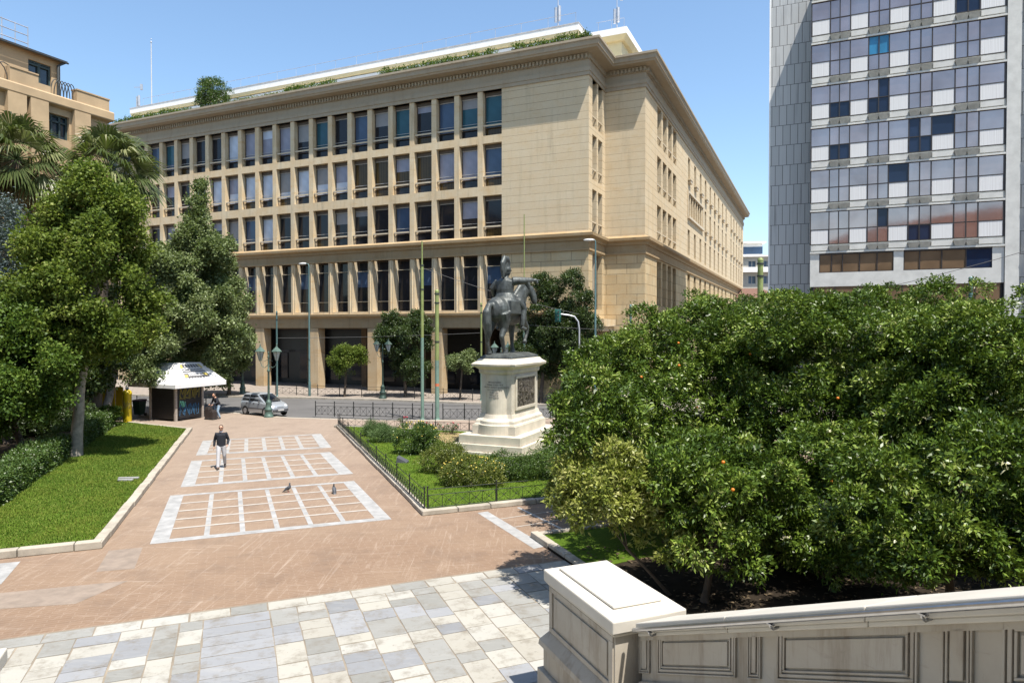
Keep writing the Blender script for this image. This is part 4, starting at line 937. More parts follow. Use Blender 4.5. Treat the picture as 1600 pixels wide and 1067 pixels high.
I0 = C0 + Vector((.02, .32, 0)); I1 = C1 + Vector((.22, -.25, 0)); I2 = C2 + APv * .2; I3 = C3 - APv * .25
railing('lawn_fence', 'low black iron fence along the long left side of the statue lawn', 'fence', I0, I1, .62, 1.9, .1, .02, True, .3, .06, .46, 'low fences round the statue lawn', .011)
railing('lawn_fence', 'low black iron fence along the near side of the statue lawn, before the shrubs', 'fence', I0 + RPv * .1, I2, .62, 2.3, .1, .02, True, .42, .06, .44, 'low fences round the statue lawn', .011)
railing('lawn_fence', 'low black iron fence along the back of the statue lawn, towards the road', 'fence', I1 + Vector((.1, 0, 0)), I3, .62, 2.0, .1, .02, True, .5, .06, .44, 'low fences round the statue lawn', .011)
railing('street_barrier', 'black iron pedestrian barrier beside the road, left of the two green poles', 'barrier', G(493, 650), G(676, 655), .88, 1.42, 0, .03, True, .48, .12, .66, 'pedestrian barriers at the near kerb')
railing('street_barrier', 'black iron pedestrian barrier beside the road, behind the statue pedestal', 'barrier', G(692, 655.5), G(860, 655), .88, 1.42, 0, .03, True, .48, .12, .66, 'pedestrian barriers at the near kerb')
railing('street_barrier', 'black iron pedestrian barrier behind the kiosk, beside the road', 'barrier', G(214, 640), G(322, 645), .88, 1.42, 0, .03, True, .48, .12, .66, 'pedestrian barriers at the near kerb')
fo = Vector((.15, .45, 0))
railing('pavement_railing', 'black iron railing on the far pavement in front of the arcade columns, left run', 'railing', G(425, 617.5) + fo, G(596, 622.5) + fo, .85, 2.2, .02, .028, True, .62, .12, .64, 'railings on the far pavement')
railing('pavement_railing', 'black iron railing on the far pavement between the clipped street trees, middle run', 'railing', G(600, 623) + fo, G(735, 628) + fo, .85, 2.2, .02, .028, True, .62, .12, .64, 'railings on the far pavement')
railing('pavement_railing', 'black iron railing on the far pavement seen to the right of the statue pedestal', 'railing', G(840, 632) + fo, G(960, 637) + fo, .85, 2.2, .02, .028, True, .62, .12, .64, 'railings on the far pavement')

# ================================================================== LAMPS, POLES, WIRES
m_lampg = simple('verdigris_paint', (.075, .12, .10), .5, .2, var=.25, scale=6)
m_lampd = simple('dark_green_paint', (.030, .055, .045), .5, .2)
m_lglass = glass('lantern_glass', (.42, .46, .44), .15, .5)
def twin_lamp(name, label, loc, rz, H=4.1, arms=2, mat=None):
    mat = mat or m_lampg
    t = thing(name, label, 'street lamp', loc, rz, 'lantern lamp posts')
    b = MB(); b.lathe([(.30, 0), (.30, .12), (.25, .16), (.24, .42), (.27, .46), (.27, .52), (.20, .60), (.18, .9), (.20, .95), (.12, 1.05), (.085, 1.15)], n=12); b.build('base', mat, t)
    b = MB(); b.lathe([(.075, 1.15), (.06, 2.9), (.10, 2.95), (.10, 3.02), (.055, 3.08), (.05, H - .3), (.085, H - .25), (.05, H - .15), (.045, H), (.07, H + .04), (.0, H + .16)], n=10); b.build('post', mat, t)
    for s in ((-1, 1) if arms == 2 else (1,)):
        b = MB(); b.tube([(s * .05, 0, H - .75), (s * .25, 0, H - .92), (s * .45, 0, H - .82), (s * .55, 0, H - .55)], .022, 6); b.tube([(s * .05, 0, H - .4), (s * .3, 0, H - .5)], .015, 5); b.build('arm', mat, t)
        b = MB(); x = s * .56; zb = H - .5
        b.lathe([(.06, 0), (.10, .03), (.08, .05)], (x, 0, zb), 6)
        b.lathe([(.36, .62), (.34, .66), (.20, .80), (.12, .86), (.08, .90), (.05, .98), (.0, 1.06)], (x, 0, zb), 6, 0, False); b.ball((x, 0, zb + 1.06), .045, 6, 5)
        for k in range(6): a = 2 * math.pi * k / 6; b.tube([(x + .09 * math.cos(a), .09 * math.sin(a), zb + .05), (x + .27 * math.cos(a), .27 * math.sin(a), zb + .62)], .014, 4)
        ln = b.build('lantern', mat, t)
        g = MB(); g.lathe([(.08, .06), (.25, .60)], (x, 0, zb), 6, 0, False); g.build('lantern_glass', m_lglass, ln)
    return t
twin_lamp('street_lamp', 'green twin lantern lamp post standing in front of the silver car', G(420, 651.5), R_(-8))
twin_lamp('street_lamp', 'green lantern lamp post on the far pavement left of the silver car', G(377, 616) + Vector((0, .3, .02)), R_(-24), 4.15)
twin_lamp('street_lamp', 'dark lantern lamp post in front of the arcade column between two street trees', G(597, 623.5) + Vector((0, .3, .02)), R_(-24), 4.3, 2, m_lampd)
q = D(783, 620, 53.5); twin_lamp('street_lamp', 'twin lantern lamp post half hidden behind the horse and the statue pedestal', Vector((q.x, q.y, .02)), R_(-20), 4.1)
q = G(885, 632) + Vector((0, .3, .02)); twin_lamp('street_lamp', 'slim lantern lamp post between the statue pedestal and the orange trees', q, R_(-10), 4.6, 1)
m_pole = simple('blue_green_steel', (.085, .15, .15), .45, .3, var=.2)
m_lamphead = simple('lamp_head_white', (.55, .55, .54), .4)
def cobra(label, loc, H, ang, reach):
    t = thing('tall_street_lamp', label, 'street lamp', loc, ang, 'tall street lights')
    b = MB(); b.tube([(0, 0, 0), (0, 0, 1.2), (0, 0, 1.25), (0, 0, H - .3)], [.11, .11, .085, .055], 10); b.build('pole', m_pole, t)
    b = MB(); b.tube([(0, 0, H - .32), (0, 0, H - .1), (reach * .2, 0, H), (reach, 0, H + .05)], [.055, .045, .04, .035], 8); b.build('arm', m_pole, t)
    b = MB(); b.ball((reach + .32, 0, H + .05), (.42, .16, .1), 12, 8); b.build('lamp_head', m_lamphead, t); return t
cobra('tall slim street light with white head in front of the arcade, left of the poles', G(482, 619.5) + Vector((0, .3, .02)), D(482, 413, 57.8).z, R_(156), .35)
q = D(930, 600, 50); cobra('tall slim street light with a white head at the corner of the office building', Vector((q.x, q.y, 0)), D(930, 376, 50).z, R_(170), .15)
m_olive = simple('olive_green_paint', (.20, .24, .085), .5, .1, var=.2); m_teal = simple('faded_green_paint', (.14, .22, .18), .5, .1, var=.2)
m_rust = simple('orange_rust', (.45, .13, .06), .8)
def pole(label, p, vtop, r, Y=None, thick=None, mats=None, cap=False):
    if Y is None: b_ = G(*p); Y = b_.y
    else: q = D(p[0], 600, Y); b_ = Vector((q.x, q.y, 0))
    H = D(p[0], vtop, Y).z
    t = thing('trolley_pole', label, 'pole', b_, 0, 'poles for the overhead wires'); mats = mats or (m_teal, m_olive)
    hs = H * .46
    b = MB(); b.tube([(0, 0, 0), (0, 0, hs)], [r * 1.05, r], 12); b.lathe([(r * 1.6, 0), (r * 1.6, .06), (r * 1.1, .1)], n=12); b.build('lower_shaft', mats[0], t)
    b = MB()
    if thick: b.tube([(0, 0, hs), (0, 0, thick * H)], [r, r * .95], 12); b.tube([(0, 0, thick * H), (0, 0, H)], [r * .5, r * .45], 10)
    else: b.tube([(0, 0, hs), (0, 0, H)], [r, r * .95], 12); b.lathe([(r * 1.02, -.1), (r * 1.02, 0), (r * .6, .06)], (0, 0, H), 12)
    b.build('upper_shaft', mats[1], t)
    for zz in (H * .97, H * .90, H * .60) if not thick else (thick * H - .1, thick * H - 1.6): b = MB(); b.lathe([(r * 1.2, 0), (r * 1.2, .08)], (0, 0, zz), 12); b.build('clamp', m_iron, t)
    return t
P1_ = pole('tall olive green pole with thin upper stem, left of the pair behind the statue lawn', (660, 655), 377, .10, None, .87)
P2_ = pole('thick shorter green pole with orange smear, right of the pair behind the statue lawn', (683, 655.5), 454, .13)
b = MB(); b.lathe([(.132, .0), (.134, .9)], (0, 0, 1.3), 12); tb = b.build('paint_smear', m_rust, P2_); tb.scale = (1, 1, .35); tb.location = (0, 0, 1.5)
pole('slim blue green pole in front of the arcade, above the windscreen of the silver car', (433, 619.5), 487, .075, None, None, (m_pole, m_pole))
pole('slim green pole just left of the horse statue', (752, 620), 474, .075, 54)
pole('very tall thin green pole rising behind the rider of the statue', (819, 620), 335, .085, 52, .35)
pole('thick olive green pole standing before the side street, above the orange trees', (1187, 600), 405, .15, 36, None, (m_olive, m_olive))
pole('dark green pole top in front of the glass tower, above the orange trees', (1515, 600), 434, .13, 44, None, (m_pole, m_pole))
pole('slim blue green pole top at the corner of the rusticated wall, above the orange trees', (985, 600), 477, .09, 48, None, (m_pole, m_pole))
m_wire = simple('wire', (.10, .10, .10), .5)
def wire(label, a, c, sag=.25, r=.014):
    a, c = Vector(a), Vector(c); pts = [a.lerp(c, i / 10) - Vector((0, 0, sag * 4 * (i / 10) * (1 - i / 10))) for i in range(11)]
    o = MB(); o.tube([p - a for p in pts], r, 4); o = o.build('overhead_wire', m_wire); o.location = a; return tag(o, label, 'wire', 'overhead wires')
wire('overhead wire slanting down from the tall olive pole towards the horse', D(661, 419, 42.8), D(905, 491, 47), .2, .018)
wire('overhead wire running from the pole behind the statue to the street light at the corner', D(752, 500, 54), D(985, 516, 48), .15)
wire('overhead wire from the corner street light to the pole above the orange trees', D(930, 512, 50), D(1187, 470, 36), .2)
wire('overhead wire crossing the white band of the glass tower', D(1384, 449, 44), D(1640, 381, 40), .1, .02)
wire('overhead wire strung across the dark arcade openings', D(433, 528, 57.8), D(752, 520, 54), .1)
# traffic light
q = D(905, 600, 49.5); tl = thing('traffic_light', 'traffic light on a curved grey mast arm, left of the orange trees', 'traffic light', (q.x, q.y, 0)); z1_ = D(905, 493, 49.5).z
m_tlg = simple('signal_green_housing', (.02, .10, .085), .5)
xa = D(872, 490, 49.5).x - q.x
b = MB(); b.tube([(0, 0, 0), (0, 0, z1_ - 1.0), (-.08, 0, z1_ - .45), (-.35, 0, z1_ - .08), (-.75, 0, z1_ + .02), (xa + .2, 0, z1_ + .1)], .06, 10); b.build('mast', m_galv, tl)
def signal(x, z, w=.14, h=.40):
    b = MB(); b.box(x - w, x + w, -.14, .14, z - h, z + h)
    for k in (-1, 0, 1): b.tube([(x, -.14, z + k * .25), (x, -.28, z + k * .25)], .095, 10)
    b.box(x - w - .08, x + w + .08, .141, .16, z - h - .08, z + h + .08); hd = b.build('signal_head', m_tlg, tl); b = MB()
    for k in (-1, 0, 1): b.tube([(x, -.142, z + k * .25), (x, -.282, z + k * .25)], .07, 10)
    b.build('lens', m_mull, hd)
signal(xa, z1_ - .0); signal(-.26, D(900, 577, 49.5).z)

# ================================================================== ROOF AERIALS
def mast(name, label, u, v0, v1, d, kind):
    s, z0 = onF(u, v0, d); p = FM @ Vector((s, d, z0)); z1 = D(u, v1, p.y).z
    t = thing(name, label, 'antenna', p)
    b = MB(); H = z1 - z0; b.tube([(0, 0, -.3), (0, 0, H)], [.06, .03] if kind != 'white' else [.075, .05], 6); b.build('mast', m_galv if kind != 'white' else m_whitef, t)
    b = MB()
    if kind == 'white':
        b.ball((0, 0, H), .12, 6, 5); b.ball((0, 0, H + .35), .07, 6, 5)
    else:
        b.lathe([(.16, 0), (.16, 1.3)], (.1, 0, .3), 6); b.lathe([(.12, 0), (.12, 1.3)], (-.2, .1, .2), 6); b.box(-.5, .5, -.03, .03, 2.6, 2.66); b.box(.3, .55, -.12, .12, 2.3, 3.0)
    b.build('antenna_panel', m_galv, t); return t
mast('flag_mast', 'tall thin white mast at the left end of the office roof', 237, 166, 66, 7, 'white')
mast('antenna_mast', 'antenna mast with panels on the white roof edge, left one near the roof corner', 872, 38, -40, 6.5, 'panel')
mast('antenna_mast', 'antenna mast on the yellow stair house, right one near the roof corner', 964, 40, -8, 9.5, 'panel')
mast('antenna_mast', 'bundle of small antennas beside the thin white mast on the far roof end', 216, 170, 151, 7, 'panel')

# ================================================================== KIOSK
KM = G(275, 658.5); kk = thing('kiosk', 'closed dark street kiosk covered in graffiti under a white hipped canopy with a printed panel', 'kiosk', matrix=frame(-TH, (KM.x, KM.y)))
m_kdark = simple('black_shutter', (.018, .018, .02), .45); m_kpost = simple('weathered_post', (.30, .26, .22), .7, var=.3, scale=9)
m_canvas = simple('white_canvas', (.62, .62, .62), .7, var=.05)
b = MB()
b.box(-2.2, -.02, .02, 2.0, .1, 2.35); b.build('body', m_kdark, kk)
b = MB()
for i in range(14): b.box(-2.1, -.14, .0, .016, .2 + .15 * i, .33 + .15 * i); b.box(-.016, .0, .14, 1.9, .2 + .15 * i, .33 + .15 * i)
b.build('shutter', m_kdark, kk)
b = MB()
for x, y in ((-2.2, 0), (-.02, 0), (-.02, 1.98), (-2.2, 1.98)): b.box(x - .07, x + .07, y - .07, y + .07, 0, 2.35)
b.build('corner_post', m_kpost, kk)
E0 = [(-3.6, -.5), (.55, -.5), (.55, 3.4), (-3.6, 3.4)]; T0 = [(-2.0, .55), (-.75, .55), (-.75, 2.45), (-2.0, 2.45)]; ZE, ZT = 2.28, 3.52
b = MB(); b.loft([[(*p, ZE - .22) for p in E0], [(*p, ZE) for p in E0], [(*p, ZT) for p in T0]], 0, True, False)
for e, t_ in zip(E0, T0): b.tube([(*e, ZE + .01), (*t_, ZT + .01)], .022, 5)
b.build('canopy', m_canvas, kk)
m_blk = simple('black_print', (.10, .10, .105), .7); m_yel = simple('yellow_print', (.50, .40, .10), .7)
def onroof(a, c):                                        # printed on the right slope of the canopy: a along, c up
    p0, p1 = Vector((.55, -.5 + .55 * 0, ZE)), Vector((.55, 3.4, ZE)); q0, q1 = Vector((-.75, .55, ZT)), Vector((-.75, 2.45, ZT))
    return p0.lerp(p1, a).lerp(q0.lerp(q1, a), c)
nr = Vector((ZT - ZE, 0, 1.3)).normalized()
def rf_quad(mb, a0, a1, c0, c1, m, lift=.008): mb.add([onroof(a, c) + nr * lift for a, c in ((a0, c0), (a1, c0), (a1, c1), (a0, c1))], [(0, 1, 2, 3)], m)
b = MB(); rp = random.Random(2)
rf_quad(b, .17, .25, .74, .93, 1); rf_quad(b, .80, .87, .72, .92, 1)
for k in range(6): rf_quad(b, .25 + .092 * k, .32 + .092 * k, .76, .92, 0, .012)
rf_quad(b, .20, .82, .54, .60, 0, .010)
for k in range(14): rf_quad(b, .20 + .044 * k, .23 + .044 * k, .63, .70, 0, .011)
rf_quad(b, .22, .80, .28, .49, 0, .010); rf_quad(b, .22, .30, .32, .42, 1, .013); rf_quad(b, .70, .80, .36, .48, 1, .013)
for k in range(9): rf_quad(b, .33 + .04 * k, .355 + .04 * k, .44, .48, 2, .014); rf_quad(b, .33 + .04 * k, .36 + .04 * k, .37, .41, 2, .014)
for k in range(7): rf_quad(b, .30 + .065 * k, .335 + .065 * k, .25, .33, 0, .010)
b.build('printed_panel', [m_blk, m_yel, m_canvas], kk)
def graffiti(mats, y0, y1, z0, z1, seed, n, x=.004):
    g = MB(); q = random.Random(seed)
    for i in range(n):
        cy = y0 + (y1 - y0) * (i + .5) / n; w = (y1 - y0) / n * .62; pts = [(x, cy + q.uniform(-w, w), z0 + (z1 - z0) * q.random()) for _ in range(6)]
        pts = [(x, cy - w * .7, z0), (x, cy - w * .4, z1), (x, cy + w * .2, (z0 + z1) / 2 + q.uniform(-.1, .1)), (x, cy + w * .8, z1 * .97), (x, cy + w * .6, z0 + .05)] + pts[:3]
        fine = []
        for a_, b_ in zip(pts, pts[1:]): fine += [Vector(a_).lerp(Vector(b_), k / 4) for k in range(4)]
        g.tube(fine, .016, 5)
    return g.build('graffiti', mats, kk)
graffiti(simple('yellow_spray', (.26, .22, .025), .6), .25, 1.75, 1.3, 2.05, 4, 4); graffiti(simple('blue_spray', (.03, .11, .21), .6), .25, 1.7, .3, 1.05, 9, 4)
g_ = graffiti(simple('green_spray', (.03, .13, .10), .6), .3, .8, .9, 1.3, 5, 2); g_.matrix_local = Matrix.Rotation(R_(90), 4, 'Z') @ Matrix.Rotation(math.pi, 4, 'Z') @ Matrix.Translation((0, 0, 0))
# yellow column, hoarding, wheelie bin
m_yel2 = simple('yellow_paint', (.48, .35, .012), .45, var=.12, scale=3)
YP = G(199, 661.5); yc_ = thing('yellow_column', 'upright yellow rounded collection column with scribbles, beside the kiosk', 'collection box', YP, R_(-20))
b = MB(); b.lathe([(.235, 0), (.245, .1), (.245, 1.72), (.265, 1.74), (.265, 1.84), (.22, 1.95), (.12, 2.02)], n=20); b.build('body', m_yel2, yc_)
b = MB(); b.lathe([(.09, 2.0), (.09, 2.18), (.05, 2.22)], n=8); b.build('top_cap', m_iron, yc_)
b = MB(); q = random.Random(6)
for k in range(7):
    a0_ = -1.6 + .25 * k; pts = [(.247 * math.cos(a0_ + .15 * math.sin(2.2 * i + k)), .247 * math.sin(a0_ + .15 * math.sin(2.2 * i + k)), .95 + .07 * i + .1 * math.sin(k * 2)) for i in range(6)]; b.tube(pts, .009, 4)
b.build('graffiti', m_blk, yc_)
for j, (u, lab, w_) in enumerate([(186, 'narrow yellow hoarding board just left of the yellow column', .5), (166, 'wide yellow hoarding board behind the leaning grey trunk', 1.3)]):
    q = D(u, 650, 42.8); hb_ = thing('yellow_board', lab, 'board', (q.x, q.y, .1), R_(-15), 'yellow boards at the garden edge'); b = MB(); b.box(-w_ / 2, w_ / 2, 0, .05, .1, 1.95); b.build('board', m_yel2, hb_); b = MB()
    for x in (-w_ / 2 + .05, w_ / 2 - .05): b.box(x - .035, x + .035, .053, .12, 0, 1.9)
    b.build('post', m_kpost, hb_)
q = G(213, 651) ; wb = thing('wheelie_bin', 'dark green wheelie bin between the yellow column and the kiosk', 'bin', (q.x, q.y + .4, 0), R_(-15))
m_bin = simple('bin_green', (.02, .075, .06), .45)
b = MB(); b.loft([[(-.22, -.24, .12), (.22, -.24, .12), (.22, .2, .12), (-.22, .2, .12)], [(-.28, -.32, .98), (.28, -.32, .98), (.28, .3, .98), (-.28, .3, .98)]], 0, True, False); b.build('body', m_bin, wb, .02)
b = MB(); b.loft([[(-.30, -.35, .983), (.30, -.35, .983), (.30, .34, .983), (-.30, .34, .983)], [(-.27, -.3, 1.07), (.27, -.3, 1.07), (.27, .3, 1.1), (-.27, .3, 1.1)]], 0, True, False); b.build('lid', simple('bin_lid', (.10, .06, .14), .5), wb)
for s in (-1, 1): b = MB(); b.tube([(s * .2, .24, .1), (s * .26, .24, .1)], .1, 12); b.build('wheel', m_mull, wb)

# ================================================================== CAR
cq = Vector((-16.45, 45.3, 0)); car = thing('parked_car', 'small silver hatchback with a dark lower bumper, parked at the kerb behind the lamp post', 'car', cq, math.atan2(-.56, .83))
t = NT('silver_paint'); m_car = t.out((.42, .46, .50), .28, .55, .5); m_trim = simple('grey_trim', (.06, .06, .065), .55); g_car = glass('car_glass', (.02, .025, .03), .04, .8); m_tyre = simple('tyre', (.02, .02, .02), .8); m_rim = simple('alloy_rim', (.45, .46, .48), .35, .7)
def rrect(x, z0, z1, hw, n=4, r=.12):
    pts = []
    for cx_, cz_, a0_ in ((hw - r, z1 - r, 0), (-hw + r, z1 - r, 90), (-hw + r * .6, z0 + r * .6, 180), (hw - r * .6, z0 + r * .6, 270)):
        rad = r if a0_ < 180 else r * .6
        for k in range(n + 1): a = R_(a0_ + 90 * k / n); pts.append((x, cx_ + rad * math.cos(a), cz_ + rad * math.sin(a)))
    return pts
b = MB(); b.loft([rrect(*q) for q in [(-1.76, .42, .80, .60), (-1.72, .30, .90, .70), (-1.5, .24, .96, .755), (-1.0, .22, .97, .775), (0, .20, .95, .785), (.75, .20, .94, .785), (1.15, .22, .90, .77), (1.5, .24, .80, .735), (1.68, .28, .70, .68), (1.76, .34, .60, .58)]])
b.loft([[(x, y, z) for x, y, z in ring] for ring in [[(-1.70, -.70, .93), (.98, -.72, .92), (.98, .72, .92), (-1.70, .70, .93)], [(-1.60, -.675, 1.15), (.55, -.68, 1.16), (.55, .68, 1.16), (-1.60, .675, 1.15)], [(-1.42, -.60, 1.40), (.10, -.60, 1.42), (.10, .60, 1.42), (-1.42, .60, 1.40)], [(-1.2, -.5, 1.465), (-.10, -.5, 1.475), (-.10, .5, 1.475), (-1.2, .5, 1.465)]]], 0, True, False)
bo = b.build('body', m_car, car, .03)
def sidep(x, z, s):                                      # a point on the cabin side
    f_ = (z - .93) / .22 if z < 1.15 else 1; y = .71 - .035 * min(1, f_); y = y if z < 1.15 else .678 - .078 * (z - 1.15) / .25
    return (x, s * (y + .012), z)
for s in (-1, 1):
    for x0, x1, x2, x3 in ((-1.5, -.72, -.72, -1.36), (-.64, .56, .12, -.64)):
        b = MB(); b.add([sidep(x0, .99, s), sidep(x1, .99, s), sidep(x2, 1.36, s), sidep(x3, 1.36, s)], [(0, 1, 2, 3)]); b.build('side_window', g_car, car)
    b = MB(); b.box(-1.2, 1.0, s * .785, s * .80, .46, .53); b.build('side_moulding', m_trim, car)
    b = MB(); b.ball((.50, s * .82, .99), (.09, .07, .06), 8, 6); b.build('mirror', m_trim, car)
    for x in (-.98, -.2): b = MB(); b.box(x, x + .16, s * .775, s * .80, .83, .86); b.build('door_handle', m_trim, car)
    b = MB()
    b.ball((1.60, s * .50, .66), (.12, .17, .09), 10, 8); b.build('headlight', simple('headlight_glass', (.6, .6, .6), .15) if 'headlight_glass' not in MATS else MATS['headlight_glass'], car)
    for x in (-1.08, 1.12):
        b = MB(); b.tube([(x, s * .64, .29), (x, s * .80, .29)], .29, 22, 0, False); ty = b.build('tyre', m_tyre, car); b = MB(); b.tube([(x, s * .72, .29), (x, s * .808, .29)], .185, 12, 0, False); b.build('rim', m_rim, ty)
        b = MB(); b.tube([(x, s * .70, .29), (x, s * .789, .29)], .34, 22, 0, False); b.build('wheel_arch', m_tyre, car)
b = MB(); b.add([(.985, -.62, .97), (.985, .62, .97), (.14, .54, 1.40), (.14, -.54, 1.40)], [(0, 1, 2, 3)]); o = b.build('windscreen', g_car, car); o.location = (.02, 0, .015)
b = MB(); b.add([(-1.69, -.6, .98), (-1.69, .6, .98), (-1.44, .52, 1.36), (-1.44, -.52, 1.36)], [(0, 1, 2, 3)]); o = b.build('rear_window', g_car, car); o.location = (-.02, 0, .01)
b = MB(); b.box(1.60, 1.80, -.62, .62, .34, .48); b.box(1.2, 1.62, -.74, -.69, .34, .46); b.build('bumper', m_trim, car, .03)
b = MB(); b.box(1.70, 1.755, -.26, .26, .56, .64); b.build('grille', m_trim, car); b = MB(); b.box(1.803, 1.812, -.24, .24, .38, .47); b.build('number_plate', m_whitef, car)

car.scale = (.95, .95, .97)
# ================================================================== PEOPLE
m_skin = simple('skin', (.42, .23, .15), .55, var=.08); m_navy = simple('dark_navy_wool', (.012, .014, .02), .85, var=.3, scale=8); m_trs = simple('pale_grey_trousers', (.38, .38, .39), .8, var=.12); m_hair = simple('dark_hair', (.025, .018, .014), .7); m_shoe = simple('dark_shoe', (.03, .025, .022), .5); m_jean = simple('pale_jeans', (.22, .30, .38), .8)
def hand(b, w, d, s, curl=.5):
    """w wrist, d pointing direction, s thumb side vector"""
    w, d, s = Vector(w), Vector(d).normalized(), Vector(s).normalized(); n = d.cross(s).normalized()
    b.tube([w, w + d * .045, w + d * .09], [(.020, .028), (.018, .040), (.014, .038)], 8, up=n)
    for i, l in enumerate((.066, .074, .070, .054)):
        o = w + d * .085 + s * (.028 - .019 * i); k1 = (d + n * curl * .5).normalized(); k2 = (d + n * curl * 1.6).normalized(); b.tube([o, o + k1 * l * .5, o + k1 * l * .5 + k2 * l * .5], [.0095, .009, .007], 6)
    o = w + d * .03 + s * .03; k = (d * .7 + s * .6 + n * .3).normalized(); b.tube([o, o + k * .035, o + (k * .6 + d * .4).normalized() * .068], [.012, .0105, .008], 6)
def person(name, label, loc, rz, P, top, legs, hair_m, glasses=True, collar=True, Hs=1.0):
    t = thing(name, label, 'person', loc, rz); t.scale = (Hs,) * 3; V = Vector
    b = MB(); hp, ch, nk, hd = V(P['hip']), V(P['chest']), V(P['neck']), V(P['head'])
    b.tube([hp - V((0, 0, .06)), hp + V((0, 0, .10)), hp.lerp(ch, .55), ch, nk], [(.145, .095), (.14, .10), (.145, .10), (.165, .105), (.07, .06)], 14, up=(1, 0, 0)); b.tube([nk - V((0, 0, .03)), nk.lerp(hd, .6)], [.062, .055], 10)
    b.ball(hd, (.076, .098, .115), 14, 12); b.ball(hd + V((0, -.035, -.06)), (.05, .055, .055), 10, 8)
    b.tube([hd + V((0, -.092, .015)), hd + V((0, -.118, -.025)), hd + V((0, -.095, -.03))], [.01, .015, .012], 6); b.ball(hd + V((0, -.095, -.065)), (.024, .012, .008), 8, 6)
    for s in (-1, 1): b.ball(hd + V((s * .078, .005, -.005)), (.012, .025, .032), 8, 6); b.ball(hd + V((s * .032, -.09, .012)), (.012, .01, .009), 6, 5)
    for s, q in ((-1, 'R'), (1, 'L')):
        sh, el, wr = V(P['sh' + q]), V(P['el' + q]), V(P['wr' + q]); b.tube([ch.lerp(sh, .5), sh, sh.lerp(el, .5), el, wr], [.06, .062, .05, .042, .028], 10); hand(b, wr, wr - el, V((0, -1, .0)) if abs((wr - el).normalized().y) < .8 else V((-s, 0, 0)), P.get('curl', .6))
        kn, an = V(P['kn' + q]), V(P['an' + q]); hj = hp + V((s * .09, 0, -.02)); b.tube([hj, hj.lerp(kn, .5), kn, kn.lerp(an, .35), an], [.092, .075, .055, .056, .036], 10); to = V(P['to' + q]); b.tube([an, an.lerp(to, .5) - V((0, 0, .02)), to], [.036, .036, .024], 8)
    fuse('body', b, m_skin, t, .0085, 2)
    b = MB(); b.tube([hp + V((0, 0, -.04)), hp + V((0, 0, .10)), hp.lerp(ch, .55), ch, nk - V((0, 0, .03))], [(.175, .125), (.175, .13), (.178, .13), (.195, .13), (.085, .078)], 16, up=(1, 0, 0))
    for s, q in ((-1, 'R'), (1, 'L')): sh, el, wr = V(P['sh' + q]), V(P['el' + q]), V(P['wr' + q]); b.tube([ch.lerp(sh, .4), sh, sh.lerp(el, .5), el, el.lerp(wr, .93)], [.075, .08, .066, .057, .044], 10)
    fuse('sweater', b, top, t, .012, 2)
    b = MB(); b.tube([hp + V((0, 0, .06)), hp, hp - V((0, 0, .09))], [(.158, .112), (.165, .118), (.15, .11)], 14, up=(1, 0, 0))
    for s, q in ((-1, 'R'), (1, 'L')): kn, an = V(P['kn' + q]), V(P['an' + q]); hj = hp + V((s * .085, 0, -.03)); b.tube([hj, hj.lerp(kn, .5), kn, kn.lerp(an, .5), kn.lerp(an, .99)], [.105, .092, .073, .068, .062], 10)
    fuse('trousers', b, legs, t, .012, 2)
    for q in 'RL': an, to = V(P['an' + q]), V(P['to' + q]); b = MB(); he = an + (an - to).normalized() * .05; he.z = an.z - .05; b.tube([V((he.x, he.y, an.z - .045)), V((an.x, an.y, an.z - .03)), an.lerp(to, .6) - V((0, 0, .01)), to], [.036, .046, .044, .028], 10, flat=.9); b.build('shoe', m_shoe, t)
    b = MB(); b.ball(hd + V((0, .022, .032)), (.083, .092, .098), 14, 10); b.ball(hd + V((0, .05, -.03)), (.074, .062, .075), 12, 8); fuse('hair', b, hair_m, t, .012, 1)
    if glasses:
        b = MB()
        for s in (-1, 1): b.ball(hd + V((s * .034, -.098, .014)), (.03, .012, .02), 10, 6); b.tube([hd + V((s * .062, -.09, .018)), hd + V((s * .085, .0, .012))], .005, 4)
        b.tube([hd + V((-.02, -.104, .018)), hd + V((.02, -.104, .018))], .005, 4); b.build('sunglasses', m_mull, t)
    if collar:
        b = MB(); b.loft([[V((.085 * math.cos(a), .075 * math.sin(a) + (.01 if k == 0 else 0), 0)) + nk + V((0, 0, -.03 + .05 * k)) for a in [2 * math.pi * i / 14 for i in range(14)]] for k in (0, 1)], 0, False); b.build('shirt_collar', simple('shirt_blue_white', (.55, .58, .64), .8) if 'shirt_blue_white' not in MATS else MATS['shirt_blue_white'], t)
    return t
POSE = dict(hip=(0, 0, .95), chest=(0, -.01, 1.36), neck=(0, -.01, 1.50), head=(.0, -.05, 1.65), shR=(-.175, 0, 1.405), elR=(-.255, .08, 1.13), wrR=(-.27, .0, .89), shL=(.175, 0, 1.405), elL=(.265, .06, 1.14), wrL=(.235, -.12, .95),
            knR=(-.10, -.17, .52), anR=(-.105, -.30, .095), toR=(-.12, -.47, .05), knL=(.11, .02, .51), anL=(.11, .26, .16), toL=(.125, .13, .035))
person('person', 'man in a dark sweater, pale trousers and sunglasses walking across the square towards the camera', G(346, 731.5), R_(18), POSE, m_navy, m_trs, m_hair)
P2 = dict(hip=(0, .05, .86), chest=(0, -.10, 1.22), neck=(0, -.15, 1.36), head=(.0, -.21, 1.49), shR=(-.18, -.12, 1.29), elR=(-.25, -.2, 1.02), wrR=(-.17, -.40, .92), shL=(.18, -.12, 1.29), elL=(.26, -.18, 1.02), wrL=(.17, -.40, .92),
          knR=(-.10, -.08, .46), anR=(-.11, .05, .09), toR=(-.12, -.12, .035), knL=(.11, -.05, .46), anL=(.14, .08, .09), toL=(.17, -.09, .035))
